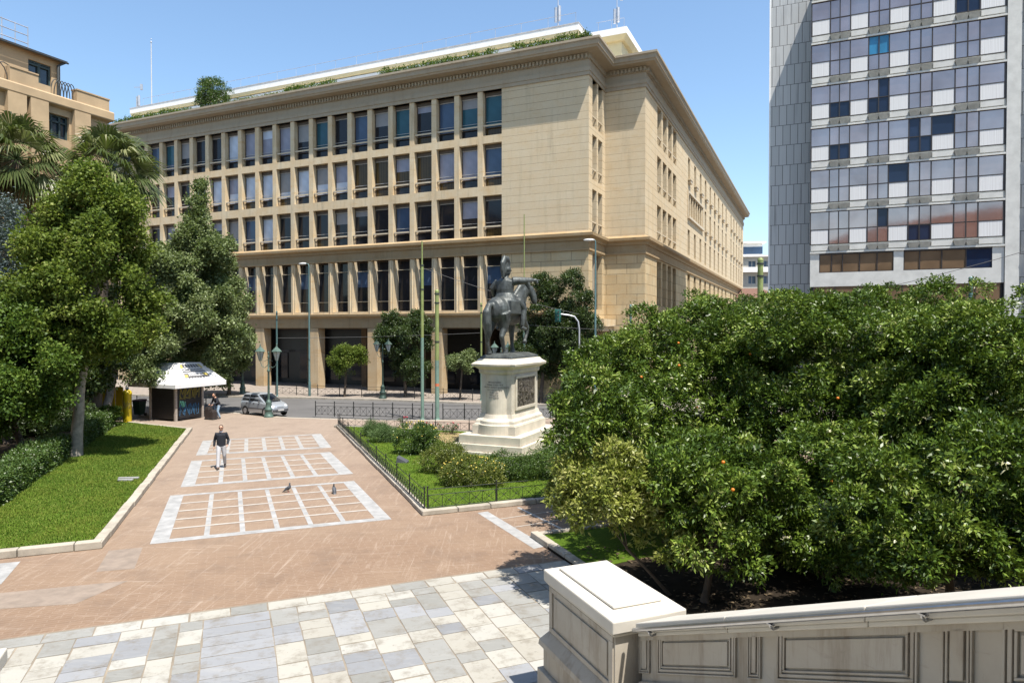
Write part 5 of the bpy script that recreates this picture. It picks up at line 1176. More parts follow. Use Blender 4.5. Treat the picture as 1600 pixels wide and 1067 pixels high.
PP = G(337, 655); person('person', 'person in a dark top and pale trousers bending over dark boxes beside the kiosk', PP + Vector((.0, .25, 0)), R_(-35), P2, m_navy, m_jean, m_hair, False, False, 1.02)
for j, (dx, dy, w_, h_, lab) in enumerate([(-.42, -.02, .34, .80, 'tall dark box beside the bending person at the kiosk, the left one'), (-.08, -.18, .30, .62, 'lower dark box in front of the bending person at the kiosk, the right one')]):
    bx = thing('dark_box', lab, 'box', PP + Vector((dx, dy, 0)), R_(-20), 'dark boxes by the kiosk'); b = MB(); b.loft([[(-w_ / 2, -.18, .05), (w_ / 2, -.18, .05), (w_ / 2, .18, .05), (-w_ / 2, .18, .05)], [(-w_ / 2, -.18, h_ * .8), (w_ / 2, -.18, h_ * .8), (w_ / 2, .18, h_ * .8), (-w_ / 2, .18, h_ * .8)], [(-w_ / 2 + .05, -.12, h_), (w_ / 2 - .05, -.12, h_), (w_ / 2 - .05, .12, h_), (-w_ / 2 + .05, .12, h_)]], 0, True, False); b.build('body', m_mull, bx, .02)
    b = MB()
    for s in (-1, 1): b.tube([(s * w_ * .35, -.2, .06), (s * w_ * .35, .2, .06)], .055, 8)
    b.tube([(-w_ * .3, .17, h_ - .1), (-w_ * .3, .22, h_ + .15), (w_ * .3, .22, h_ + .15), (w_ * .3, .17, h_ - .1)], .012, 6); b.build('handle', m_iron, bx)
# ---- pigeons
m_pig = simple('pigeon_grey', (.055, .06, .07), .6, var=.4, scale=20); m_pleg = simple('pigeon_foot', (.35, .10, .08), .6)
def pigeon(label, loc, rz, up):
    t = thing('pigeon', label, 'pigeon', loc, rz, 'pigeons on the paving'); b = MB(); c = math.cos(up); s = math.sin(up)
    q = lambda x, z: (x * c - z * s, 0, .13 + x * s + z * c)
    b.tube([q(-.17, -.01), q(-.10, 0), q(-.02, .0), q(.06, .01), q(.10, .04), q(.115, .085), q(.125, .115)], [(.03, .012), (.045, .035), (.065, .062), (.06, .06), (.038, .04), (.025, .028), (.024, .026)], 12, up=(0, 1, 0)); b.ball(q(.135, .125), (.03, .023, .023), 8, 6); b.tube([q(.155, .125), q(.185, .112)], [.010, .003], 6)
    b.tube([q(-.10, .0), q(-.24, -.02)], [(.045, .012), (.05, .008)], 8, up=(0, 1, 0)); fuse('body', b, m_pig, t, .006, 1)
    for s_ in (-1, 1):
        b = MB(); b.tube([q(.05, .02), q(-.03, .01), q(-.16, -.015)], [(.03, .012), (.05, .014), (.015, .006)], 8, up=(0, 0, 1)); w_ = b.build('wing', m_pig, t); w_.location = (0, s_ * .055, 0)
        b = MB(); b.tube([(.0, s_ * .03, .10), (.005, s_ * .03, .012)], .006, 5)
        for a in (-.5, 0, .5): b.tube([(.005, s_ * .03, .008), (.005 + .035 * math.cos(a), s_ * .03 + .035 * math.sin(a), .006)], .004, 4)
        b.build('leg', m_pleg, t)
    return t
pigeon('grey pigeon walking on the paving grid, left one seen from the side', G(450, 768.5), R_(-5), R_(28)); pigeon('grey pigeon standing on the paving grid, right one seen from behind', G(522, 770.5), R_(115), R_(38))
# ---- stones in the lawns
b = MB(); b.loft([[(-.24, -.15, 0), (.24, -.15, 0), (.24, .15, 0), (-.24, .15, 0)], [(-.22, -.12, .22), (.23, -.14, .03), (.23, .12, .07), (-.2, .12, .27)]], 0, True, False); o = b.build('stone_slab', simple('grey_slab', (.05, .054, .06), .7), None, .02); o.location = G(629, 722, .09); o.rotation_euler = (0, 0, R_(-10)); tag(o, 'tilted grey stone slab lying on the statue lawn in front of the round bush', 'stone')
for (u, v_, w_, lab) in ((201, 748, .36, 'long white stone marker set in the left lawn, the rear one'), (196, 751, .26, 'short white stone marker set in the left lawn, the front one')):
    b = MB(); b.box(-w_, w_, -.05, .05, 0, .07); o = b.build('stone_marker', m_marble_w, None, .01); o.location = G(u, v_, .1); o.rotation_euler = (0, 0, R_(5)); tag(o, lab, 'stone', 'white stone markers in the lawn')

# ================================================================== VEGETATION
def leaf_mat(name, stops, rough=.42, trans=.28, spec=.45, patch=None):
    t = NT(name); at = t.node('ShaderNodeAttribute'); at.attribute_name = 'tone'
    c = t.ramp(at.outputs['Fac'], stops)
    if patch: c = t.mix(t.ramp(t.noise(t.coords(), patch[0], 3), [(.45, 0.), (.65, patch[2])]), c, patch[1])
    t.out(c, rough, 0.0, spec); tr = t.node('ShaderNodeBsdfTranslucent'); t.l.new(t.mix(.5, c, (.16, .24, .02)), tr.inputs['Color'])
    mx = t.node('ShaderNodeMixShader'); mx.inputs[0].default_value = trans; t.l.new(t.p.outputs[0], mx.inputs[1]); t.l.new(tr.outputs[0], mx.inputs[2])
    t.l.new(mx.outputs[0], t.n['Material Output'].inputs['Surface']); return t.m
m_orange = leaf_mat('orange_leaf', [(0, (.028, .056, .008)), (.4, (.066, .118, .014)), (.72, (.15, .22, .03)), (.93, (.31, .37, .09)), (.965, (.27, .27, .13)), (1, (.55, .52, .38))], .40, .18, .32)
m_yellowleaf = leaf_mat('yellowing_leaf', [(0, (.13, .17, .025)), (.5, (.30, .33, .07)), (1, (.55, .53, .22))], .4, .35, .45)
m_left1 = leaf_mat('broad_leaf', [(0, (.050, .085, .014)), (.5, (.125, .175, .028)), (.85, (.22, .26, .055)), (1, (.30, .30, .10))], .55, .36, .2)
m_left2 = leaf_mat('grey_green_leaf', [(0, (.075, .11, .038)), (.6, (.18, .225, .09)), (1, (.33, .37, .21))], .5, .3, .28)
m_blueleaf = leaf_mat('blue_green_leaf', [(0, (.035, .055, .055)), (.6, (.085, .12, .12)), (1, (.22, .28, .29))], .5, .15, .4)
m_bright = leaf_mat('bright_leaf', [(0, (.030, .064, .009)), (.6, (.080, .135, .018)), (1, (.18, .23, .05))], .5, .25, .22)
m_darkleaf = leaf_mat('dark_leaf', [(0, (.018, .034, .010)), (.6, (.042, .070, .018)), (1, (.12, .16, .06))], .45, .2, .4)
m_hedgeleaf = leaf_mat('hedge_leaf', [(0, (.028, .060, .012)), (.6, (.065, .115, .022)), (1, (.14, .21, .06))], .42, .22, .45)
m_lav = leaf_mat('lavender_leaf', [(0, (.05, .09, .03)), (.7, (.10, .165, .055)), (1, (.19, .24, .11))], .6, .2, .3)
m_yellowbush = leaf_mat('yellow_green_leaf', [(0, (.06, .085, .015)), (.6, (.13, .155, .03)), (.92, (.24, .24, .05)), (1, (.48, .40, .10))], .45, .25, .4)
m_bark = simple('pale_bark', (.26, .235, .20), .9, var=.35, scale=5, bump=.5, bscale=9); m_barkd = simple('dark_bark', (.085, .065, .048), .95, var=.35, scale=6, bump=.5, bscale=12)
RNG = np.random.default_rng
def unit(rng, n):
    v = rng.normal(size=(n, 3)); return v / np.linalg.norm(v, axis=1, keepdims=True)
def leaf_arrays(rng, pos, axis, per, L, W, spread, wild=.9, droop=.0):
    n = len(pos) * per; p = np.repeat(pos, per, 0) + rng.normal(0, spread, (n, 3)); ax = np.repeat(axis, per, 0)
    d = ax * .75 + unit(rng, n) * wild; d[:, 2] -= droop; d /= np.linalg.norm(d, axis=1, keepdims=True)
    s = np.cross(d, unit(rng, n)); s /= np.linalg.norm(s, axis=1, keepdims=True) + 1e-9; nn = np.cross(s, d); nn *= np.where(nn[:, 2:] < 0, -1, 1)
    l = L * rng.uniform(.65, 1.25, (n, 1)); w = W * rng.uniform(.75, 1.2, (n, 1))
    V = np.empty((n, 4, 3)); V[:, 0] = p; V[:, 2] = p + d * l - nn * l * .10; V[:, 1] = p + d * l * .45 + s * w * .5 + nn * w * .22; V[:, 3] = p + d * l * .45 - s * w * .5 + nn * w * .22
    return V
def crown(name, lobes, dens, L, W, seed, mat, parent, per=12, sub=16, subr=.36, spread=None, base=None, droop=.0, bias=.25, wild=.9, bloom=0.0, off=(.42, .98), tn=.13):
    """lobes: (centre xyz, radii xyz) relative to the parent; leaves in rosettes on many small clumps spread through each lobe"""
    rng = RNG(seed); P = []; A = []; T = []
    spread = spread or L * .45
    for c, r in lobes:
        c = np.array(c, float); r = np.array(r if hasattr(r, '__len__') else (r,) * 3, float); rm = r.mean()
        ns = max(5, int(sub * (1 if rm < 1 else rm ** .8))); d = unit(rng, ns); d[:, 2] = np.where(rng.random(ns) < .25, np.abs(d[:, 2]), d[:, 2])
        sr = rm * subr * rng.uniform(.5, 1.3, ns) / (1 if rm < 1 else rm ** .35); sc = c + d * r * rng.uniform(off[0], off[1], (ns, 1))
        area = 4 * np.pi * rm * rm; n = int(dens * area / per) ; k = rng.choice(ns, n, p=sr ** 2 / (sr ** 2).sum()); o = unit(rng, n) + d[k] * .55 + np.array([0, 0, bias]); o /= np.linalg.norm(o, axis=1, keepdims=True)
        fl = np.ones((n, 3)); fl[:, 2] = .8
        P.append(sc[k] + o * fl * sr[k][:, None] * rng.uniform(.55, 1.08, (n, 1))); A.append(o); T.append(np.clip(rng.normal(0, .13, ns)[k] + rng.normal(0, .10, n), -.3, .3))
    P = np.concatenate(P); A = np.concatenate(A); T = np.concatenate(T)
    V = leaf_arrays(rng, P, A, per, L, W, spread, wild, droop); n = len(V)
    tone = np.clip(.42 + np.repeat(T, per) * 1.2 + rng.normal(0, tn, n), 0, .955)
    bl = np.repeat(rng.random(len(P)) < bloom, per); tone[bl] = rng.uniform(.96, 1, bl.sum())
    return link(name, np_mesh(name, V.reshape(-1, 3), n, 4, tone), mat, parent)
def trunk(parent, pts, rad, mat, branches=(), name='trunk', seed=0):
    b = MB(); q = random.Random(seed); fine = []; fr = []
    for i in range(len(pts) - 1):
        a, c = Vector(pts[i]), Vector(pts[i + 1])
        for k in range(4): w = k / 4; fine.append(a.lerp(c, w) + Vector((q.uniform(-1, 1), q.uniform(-1, 1), 0)) * rad[i] * .12); fr.append(rad[i] * (1 - w) + rad[i + 1] * w)
    fine.append(Vector(pts[-1])); fr.append(rad[-1]); fr[0] *= 1.25
    b.tube(fine, fr, 10)
    for s, e, r in branches:
        s, e = Vector(s), Vector(e); m = s.lerp(e, .5) + Vector((q.uniform(-.1, .1), q.uniform(-.1, .1), .12)) * (e - s).length; b.tube([s, m, e], [r, r * .7, r * .25], 7)
        for j in range(2):
            f = m.lerp(e, .3 + .4 * j) ; b.tube([f, f + (e - s) * .35 + Vector((q.uniform(-.5, .5), q.uniform(-.5, .5), q.uniform(.0, .5)))], [r * .4, r * .1], 5)
    b.build(name, mat, parent)
def tree(name, label, cat, base, lobes, dens, L, W, seed, mat, bark, r=.12, fork=None, group=None, z0=0.0, lean=None, **k):
    """lobes in world coordinates; trunk from base to the fork, limbs on to every lobe"""
    base = Vector(base); t = thing(name, label, cat, base, 0, group)
    loc = [((Vector(c) - base), rr) for c, rr in lobes]
    f = Vector(fork) - base if fork is not None else Vector((loc[0][0].x * .6, loc[0][0].y * .6, max(.5, min((c.z - (rr[2] if hasattr(rr, '__len__') else rr) * .6) for c, rr in loc))))
    trunk(t, [(0, 0, -.05), tuple(f * .5 + Vector((0, 0, 0))) if lean is None else tuple(Vector(lean) - base), tuple(f)], [r, r * .82, r * .7], bark, [(f * .97, f.lerp(c, .62), r * (.42 if len(loc) < 14 else .26)) for c, rr in loc[::1 if len(loc) < 14 else 3] if (rr if not hasattr(rr, '__len__') else rr[0]) > .5], seed=seed)
    crown('crown', [(tuple(c), rr) for c, rr in loc], dens, L, W, seed, mat, t, **k); return t
def envelope(st, n, r0, r1, seed, depth=.8):
    """n small foliage masses scattered through an outline given as stations (u, v, half width in pixels, distance)"""
    q = random.Random(seed); out = []; cum = [0]
    for a, b in zip(st, st[1:]): cum.append(cum[-1] + abs(b[1] - a[1]) * (a[2] + b[2]) / 2 + 1e-6)
    for i in range(n):
        w = (i + q.random()) / n * cum[-1]; k = max(j for j in range(len(st) - 1) if cum[j] <= w); f = (w - cum[k]) / (cum[k + 1] - cum[k]); a, b = st[k], st[k + 1]
        u, v, h, Y = (a[j] * (1 - f) + b[j] * f for j in range(4)); th_ = q.uniform(0, 6.283); rr = q.uniform(.35, 1) ** .6
        c = D(u + h * rr * math.cos(th_), v, Y); c.y += h / FPX * Y * rr * math.sin(th_) * depth; m = q.uniform(r0, r1) * (.28 + .72 * min(1, h / 55)); out.append((c, (m * q.uniform(.9, 1.35), m * q.uniform(.9, 1.3), m * q.uniform(.65, .95))))
    return out
# ---- bitter orange trees on the right
fruit_mat = simple('orange_peel', (.50, .15, .012), .45, var=.2, scale=14)
fm = MB(); fm.ball((0, 0, 0), (.037, .037, .036), 10, 8); fruit_me = fm.mesh('orange'); fruit_me.materials.append(fruit_mat)
def orange(label, u, v, Y, lobes, dens, seed, base=None, r=.10, mat=None, fruit=(), L=.12, W=.046, group='orange trees', **k):
    c0 = D(u, v, Y); b_ = Vector((c0.x, c0.y, .06)) if base is None else Vector(base)
    lb_ = [(D(*l[0]), l[1]) for l in lobes]
    t = tree('orange_tree', label, 'tree', b_, lb_, dens, L, W, seed, mat or m_orange, m_barkd, r, None, group, **k)
    for fu, fv, fy in fruit: o = bpy.data.objects.new('orange', fruit_me); COL.objects.link(o); o.parent = t; o.location = D(fu, fv, fy) - b_
    return t
KO = dict(per=11, sub=26, subr=.32, bloom=.004, off=(.58, 1.06), tn=.14, wild=.75)
orange('low orange tree with yellowing leaves, leaning out over the corner of the right bed', 1050, 800, 14.2, [((930, 745, 14.0), (.70, .72, .62)), ((925, 790, 13.8), (.62, .6, .45)), ((968, 740, 14.2), (.5, .55, .5)), ((893, 765, 13.9), (.42, .45, .48)), ((975, 785, 14.1), (.55, .5, .5)), ((1010, 800, 14.0), (.5, .5, .45)), ((905, 800, 13.7), (.42, .42, .32)), ((1045, 845, 13.8), (.5, .5, .38))], 567, 1, r=.04, mat=m_yellowleaf, fruit=[(1021, 769, 13.8)], **KO)
orange('small round orange tree with bare trunk right behind the marble end pier', 1128, 785, 13.9, [((1125, 800, 13.9), (1.2, 1.2, 1.0)), ((1070, 765, 13.8), (.8, .8, .8)), ((1190, 775, 14.2), (.8, .9, .9)), ((1120, 735, 14.2), (1.0, .8, .75)), ((1100, 845, 13.6), (.75, .8, .5))], 512, 2, G(1100, 940, .06), .085, fruit=[(1130, 722, 13.0), (1145, 765, 12.8)], **KO)
orange('broad orange tree at the left of the row, next to the statue pedestal', 1060, 600, 20.5, [((1060, 600, 20.5), (2.3, 2.3, 2.0)), ((960, 620, 20.), (1.6, 1.6, 1.5)), ((1010, 555, 20.6), (1.6, 1.6, 1.2)), ((915, 670, 19.6), (1.0, 1.1, .9)), ((1110, 530, 20.8), (1.5, 1.6, 1.1)), ((1030, 700, 19.6), (1.7, 1.4, 1.2)), ((1160, 620, 20.2), (1.7, 1.6, 1.6)), ((1120, 700, 19.8), (1.6, 1.5, 1.3)), ((965, 705, 17.8), (1.2, 1.1, .9)), ((905, 655, 14.6), (.62, .6, .55)), ((890, 690, 14.3), (.42, .45, .40)), ((935, 625, 15.0), (.8, .75, .65)), ((960, 665, 15.2), (.85, .8, .7)), ((1040, 720, 17.2), (1.2, 1.1, 1.0)), ((1010, 655, 18.4), (1.4, 1.3, 1.1)), ((960, 560, 20.3), (.9, .9, .8))], 436, 3, r=.14, fruit=[(1060, 536, 18.9), (1172, 553, 18.8), (1002, 589, 18.3), (937, 626, 18.3), (1061, 571, 18.0), (1088, 637, 17.9)], **KO)
orange('tall orange tree in the row below the blank grey wall of the tower', 1300, 600, 18.5, [((1290, 590, 18.5), (2.0, 2.0, 1.9)), ((1220, 550, 18.8), (1.5, 1.6, 1.4)), ((1340, 548, 18.8), (1.6, 1.6, 1.3)), ((1250, 670, 18.0), (1.5, 1.4, 1.2)), ((1345, 660, 18.), (1.6, 1.5, 1.4)), ((1245, 508, 19.2), (1.0, 1.0, .8)), ((1310, 735, 18.0), (1.5, 1.4, 1.0)), ((1190, 735, 18.), (1.0, 1.2, .8))], 436, 4, r=.13, fruit=[(1309, 622, 16.3), (1413, 583, 17.0)], **KO)
orange('tall orange tree in the row below the white panels of the tower', 1500, 600, 16.5, [((1490, 600, 16.5), (1.8, 1.8, 1.8)), ((1440, 560, 16.8), (1.4, 1.4, 1.1)), ((1550, 570, 16.6), (1.5, 1.5, 1.4)), ((1430, 660, 16.2), (1.4, 1.3, 1.2)), ((1560, 660, 16.0), (1.5, 1.4, 1.3)), ((1480, 528, 17), (.9, .9, .7)), ((1490, 730, 16.0), (1.6, 1.4, 1.0))], 436, 5, r=.12, **KO)
orange('low orange tree with near branches hanging over the stair balustrade', 1490, 790, 12.4, [((1480, 785, 12.4), (1.5, 1.3, 1.1)), ((1570, 770, 12.4), (1.3, 1.2, 1.2)), ((1390, 800, 12.5), (1.1, 1.0, 1.0)), ((1465, 860, 12.0), (1.1, .9, .5)), ((1620, 830, 12.), (1.1, 1.0, .8)), ((1540, 850, 11.9), (.9, .8, .55)), ((1400, 855, 12.2), (.85, .8, .5)), ((1590, 880, 11.6), (.8, .7, .35)), ((1350, 850, 13.0), (.8, .8, .6))], 457, 6, r=.10, **KO)
orange('low leafy orange tree between the small round one and the overhanging right one', 1290, 770, 15.2, [((1290, 770, 15.2), (1.15, 1.1, 1.1)), ((1335, 830, 14.6), (.95, .9, .7)), ((1335, 730, 15.3), (.9, .9, .8)), ((1280, 705, 15.4), (.7, .8, .5)), ((1255, 830, 14.9), (.8, .8, .6)), ((1290, 860, 14.4), (.8, .7, .5)), ((1220, 790, 15.3), (.7, .7, .7))], 480, 7, r=.09, fruit=[(1300, 752, 13.9)], **KO)
orange('far orange tree with only its top showing below the side street', 1190, 540, 25, [((1190, 540, 25), (2.3, 2.2, 1.8)), ((1120, 535, 25), (1.8, 1.6, 1.6)), ((1270, 532, 25.5), (2.0, 1.8, 1.6)), ((1200, 600, 24.5), (2.6, 1.8, 1.8))], 327, 8, r=.13, **KO)
orange('far orange tree with only its top showing below the brown ribbon windows', 1420, 520, 24, [((1420, 528, 24), (2.3, 2.2, 1.8)), ((1345, 524, 24), (1.8, 1.6, 1.6)), ((1500, 526, 24.5), (2.0, 1.8, 1.6)), ((1420, 600, 23.5), (2.6, 1.8, 1.8))], 327, 9, r=.13, **KO)
orange('orange tree filling the right edge of the view, cut by the frame', 1630, 590, 15, [((1635, 600, 15), (1.9, 1.9, 2.0)), ((1600, 690, 14.6), (1.4, 1.3, 1.4)), ((1700, 650, 14.6), (1.6, 1.6, 1.8))], 414, 10, r=.12, **KO)
orange('orange tree at the back of the bed, filling the gap behind the bare trunks', 1180, 760, 17.5, [((1190, 770, 17.2), (1.3, 1.1, .9)), ((1130, 745, 17.5), (1.2, 1.1, 1.0)), ((1040, 755, 17.6), (1.0, 1.0, .8)), ((1380, 770, 16.8), (1.6, 1.2, 1.0)), ((1500, 770, 16.), (1.6, 1.2, 1.0)), ((1230, 830, 16.4), (1.2, .9, .6)), ((1010, 790, 17.0), (.9, .9, .6)), ((985, 760, 16.6), (.8, .8, .7)), ((1380, 830, 16.), (1.3, .9, .7))], 436, 11, r=.08, **KO)
# ---- left garden
KL = dict(per=8, sub=56, subr=.27, spread=.21)
b1 = G(118, 712, .1); Y1 = b1.y
KE = dict(per=8, sub=7, subr=.55, spread=.16, off=(.35, .9))
tree('broadleaf_tree', 'large broadleaf tree with a pale grey trunk standing on the left lawn', 'tree', b1, envelope([(152, 262, 10, Y1), (150, 290, 38, Y1), (140, 330, 62, Y1), (138, 380, 82, Y1), (135, 430, 96, Y1), (132, 485, 104, Y1), (128, 525, 92, Y1), (125, 560, 52, Y1)], 84, .36, .88, 211), 205, .15, .11, 21, m_left1, m_bark, .25, D(134, 545, Y1), lean=D(124, 620, Y1), **KE)
Y2 = 45.5; b2 = Vector((D(163, 657, 41.).x, 41., .1))
tree('broadleaf_tree', 'leaning grey trunked tree with a pointed grey green crown rising behind the kiosk', 'tree', b2, envelope([(314, 283, 4, Y2), (314, 320, 13, Y2), (318, 365, 24, Y2), (305, 395, 55, Y2), (290, 430, 82, Y2), (285, 480, 96, Y2), (285, 530, 98, Y2), (270, 572, 72, Y2 + .8)], 84, .5, 1.1, 221) + [(D(314, 300, Y2), (.38, .4, .6)), (D(314, 326, Y2), (.5, .5, .7)), (D(316, 352, Y2), (.65, .65, .8)), (D(318, 378, Y2), (.85, .8, .8)), (D(216, 578, 42.0), (.95, .7, .7)), (D(238, 592, 41.6), (.55, .5, .4)), (D(190, 560, 43), (1.2, 1.0, 1.0))], 205, .17, .12, 22, m_left2, m_bark, .27, D(182, 560, 43.5), **KE)
b3 = Vector((D(357, 613, 58.5).x, 58.5, .02))
tree('street_tree', 'dark street tree on the far pavement directly behind the kiosk canopy', 'tree', b3, envelope([(350, 440, 10, 58.5), (345, 470, 28, 58.5), (335, 510, 42, 58.5), (335, 560, 46, 58.5), (345, 596, 26, 58.5)], 40, .9, 1.4, 231), 170, .2, .14, 23, m_left2, m_barkd, .2, None, None, **KE)
Yb = 33.; bb = Vector((D(8, 700, Yb).x, Yb, .1))
tree('conifer', 'blue green conifer at the left edge below the palm fronds', 'tree', bb, [(D(12, 400, Yb), (1.2, 1.4, 2.0)), (D(25, 450, Yb), (1.3, 1.4, 1.5)), (D(5, 345, Yb), (.8, 1.0, 1.2)), (D(-20, 480, Yb), (1.8, 1.6, 1.6))], 240, .16, .05, 24, m_blueleaf, m_barkd, .2, None, droop=.35, **KL)
Yc = 27.5; bc = Vector((D(52, 690, 31).x + 1.2, Yc + 1.5, .1))
tree('garden_tree', 'bright green low tree over the hedge at the left edge', 'tree', bc, envelope([(10, 478, 30, Yc), (15, 510, 60, Yc), (20, 560, 85, Yc), (15, 610, 80, Yc), (5, 655, 45, Yc)], 46, .5, .9, 251), 210, .14, .095, 25, m_bright, m_barkd, .16, None, 'shady garden trees', **KE)
Yd = 38.; bd = Vector((D(70, 660, Yd).x, Yd, .1))
tree('garden_tree', 'dark tree in the shade behind the pale trunk, nearest to the palm trunk', 'tree', bd, envelope([(50, 430, 50, Yd), (55, 500, 90, Yd), (70, 560, 100, Yd), (75, 610, 90, Yd)], 50, .8, 1.3, 261), 170, .18, .12, 26, m_darkleaf, m_barkd, .22, None, 'shady garden trees', **KE)
Ye = 40.; be = Vector((D(-60, 660, Ye).x, Ye, .1))
tree('garden_tree', 'dark tree at the far left edge of the shady garden', 'tree', be, envelope([(-60, 440, 60, Ye), (-70, 520, 120, Ye), (-40, 600, 110, Ye)], 40, .9, 1.5, 271), 150, .2, .13, 27, m_darkleaf, m_barkd, .22, None, 'shady garden trees', **KE)
def bush(name, label, cat, p, rx, ry, rz_, mat, seed, L=.07, W=.035, dens=700, group=None, flowers=None, sub=26):
    p = Vector(p); t = thing(name, label, cat, p, 0, group); crown('foliage', [((0, 0, rz_ * .62), (rx, ry, rz_ * .8)), ((rx * .35, -ry * .1, rz_ * .45), (rx * .7, ry * .7, rz_ * .55)), ((-rx * .35, ry * .1, rz_ * .45), (rx * .7, ry * .7, rz_ * .55))], dens * .85, L * .82, W * .85, seed, mat, t, per=9, sub=sub, subr=.42, spread=L * .55, bias=.5, off=(.52, .72), wild=.75)
    b = MB(); q = random.Random(seed)
    for i in range(7): b.tube([(q.uniform(-.1, .1), q.uniform(-.1, .1), 0), (q.uniform(-rx, rx) * .6, q.uniform(-ry, ry) * .6, rz_ * .8)], [.02, .008], 5)
    b.build('stem', m_barkd, t)
    if flowers:
        b = MB()
        for i in range(flowers[1]):
            a = q.uniform(0, 6.28); e = q.uniform(.2, 1.4); b.ball((rx * math.cos(a) * math.cos(e), ry * math.sin(a) * math.cos(e), rz_ * .62 + rz_ * .85 * math.sin(e)), flowers[2] * q.uniform(.7, 1.3), 6, 4)
        b.build('blossom', flowers[0], t)
    return t
for i, (u, Yk, lab) in enumerate([(105, 36, 'dark shrub in the shade behind the pale trunk of the left tree'), (40, 35, 'dark shrub in the shade behind the hedge, left of the pale trunk'), (-20, 33, 'dark shrub in the shade at the far left edge behind the hedge')]):
    p = D(u, 650, Yk); bush('shrub', lab, 'shrub', (p.x, p.y, .1), 1.6, 1.1, 1.25, m_darkleaf, 40 + i, .14, .08, 260, 'shrubs in the shady garden')
# palms
m_frond = leaf_mat('palm_frond', [(0, (.045, .065, .018)), (.6, (.10, .125, .04)), (1, (.30, .30, .16))], .4, .2, .5); m_deadfrond = leaf_mat('dead_frond', [(0, (.16, .11, .055)), (1, (.36, .27, .15))], .8, .1, .2)
def palm(label, base, top, R, seed, nf=34):
    base, top = Vector(base), Vector(top); t = thing('palm_tree', label, 'palm tree', base, 0, 'fan palms'); tp = top - base; rng = RNG(seed)
    trunk(t, [(0, 0, 0), tuple(tp * .5 + Vector((.12, 0, 0))), tuple(tp)], [.36, .27, .24], m_barkd, (), seed=seed)
    def fan(n, lo, hi, Rr, mat, name, wk):
        V = []; T = []; pet = MB()
        for i in range(n):
            az = 2.399 * i + rng.uniform(-.3, .3); el = lo + (hi - lo) * (i + .5) / n + rng.uniform(-.12, .12); d = np.array([math.cos(az) * math.cos(el), math.sin(az) * math.cos(el), math.sin(el)]); o = np.array(tp) + np.array([0, 0, .1]); pl = Rr * rng.uniform(.42, .58); h = o + d * pl - np.array([0, 0, .12 * pl * (1.2 - math.sin(el))])
            pet.tube([tuple(o), tuple((o + h) / 2 + np.array([0, 0, .06])), tuple(h)], [.03, .02, .014], 5)
            side = np.cross(d, [0, 0, 1]); side /= np.linalg.norm(side) + 1e-9; nrm = np.cross(side, d); tw = rng.uniform(-.7, .7); s2 = side * math.cos(tw) + nrm * math.sin(tw); n2 = np.cross(s2, d); tv = rng.uniform(0, .8)
            for k in range(26):
                a = -1.55 + 3.1 * k / 25; ld = d * math.cos(a) + s2 * math.sin(a); ln = Rr * .55 * (1 - .22 * abs(a) / 1.55) * rng.uniform(.9, 1.1); wv = np.cross(ld, n2); wv /= np.linalg.norm(wv); w = .06 * wk
                m = h + ld * ln * .55 + n2 * .03 * (-1) ** k; e = h + ld * ln - np.array([0, 0, ln * (.28 + .30 * rng.random())]); 
                V.append([h, m + wv * w, e, m - wv * w]); T.append(np.clip(tv + rng.normal(0, .15), 0, 1))
        V = np.array(V); c = link(name, np_mesh(name, V.reshape(-1, 3), len(V), 4, np.array(T)), mat, t); pet.build('leaf_stalk', m_left2 if mat is m_frond else m_deadfrond, t); return c
    fan(nf, -.75, 1.35, R, m_frond, 'crown', 1.0); fan(16, -1.35, -.85, R * .72, m_deadfrond, 'dead_leaf_skirt', 1.1); return t
q = D(146, 655, 39.); palm('fan palm with its thick dark trunk behind the pale trunk, crown against the office building', (q.x, q.y, .1), D(168, 268, 39.), 3.1, 31, 46)
q = D(10, 655, 37.); palm('fan palm at the left edge, crown in front of the ochre building', (q.x, q.y, .1), D(25, 252, 37.), 2.9, 32, 46)
# hedges
def hedge(name, label, a, c, w, h, seed, mat, L=.08, W=.045, dens=900, z=.1, group=None, per=8, cat='hedge'):
    a, c = Vector(a), Vector(c); d = c - a; Ln = d.length; t = thing(name, label, cat, (a.x, a.y, z), math.atan2(d.y, d.x), group); rng = RNG(seed); n = int(dens * Ln * (2 * h + w) / per)
    x = rng.uniform(0, Ln, n); f = rng.random(n); wob = .88 + .16 * np.sin(x * 2.1 + seed) * np.sin(x * .83 + 1) + rng.normal(0, .05, n); top = f < w / (2 * h + w); sd = np.where(rng.random(n) < .6, -1, 1)
    P = np.stack([x, np.where(top, rng.uniform(-w / 2, w / 2, n), sd * w / 2 * wob), np.where(top, h * wob, rng.uniform(0, h, n) * wob)], 1); A = np.stack([np.zeros(n), np.where(top, 0, sd), np.where(top, 1.0, .35)], 1)
    V = leaf_arrays(rng, P, A, per, L, W, L * .7); crv = link('foliage', np_mesh('foliage', V.reshape(-1, 3), len(V), 4, np.clip(rng.normal(.45, .22, len(V)), 0, .95)), mat, t)
    b = MB(); k = max(2, int(Ln / .5))
    for i in range(k): b.tube([(Ln * (i + .5) / k, 0, 0), (Ln * (i + .5) / k + .1, .05, h * .7)], [.025, .012], 5)
    b.box(.1, Ln - .1, -w * .33, w * .33, .05, h * .72); b.build('stem', m_barkd, t); return t
hn = Vector((-HD.y, HD.x, 0)) * .45
hedge('hedge', 'long clipped hedge along the left lawn in front of the shady garden', S0 + hn, H1 + hn - HD * .3, 1.1, .95, 51, m_hedgeleaf, .085, .05, 900, .1, 'hedges along the lawn')
S1h = G(163, 668, .1); hedge('hedge', 'short dark hedge behind the pale trunk of the left tree', H1 + hn + HD * 1.2, S1h + hn * .4, 1.2, 1.0, 52, m_hedgeleaf, .085, .05, 800, .1, 'hedges along the lawn')
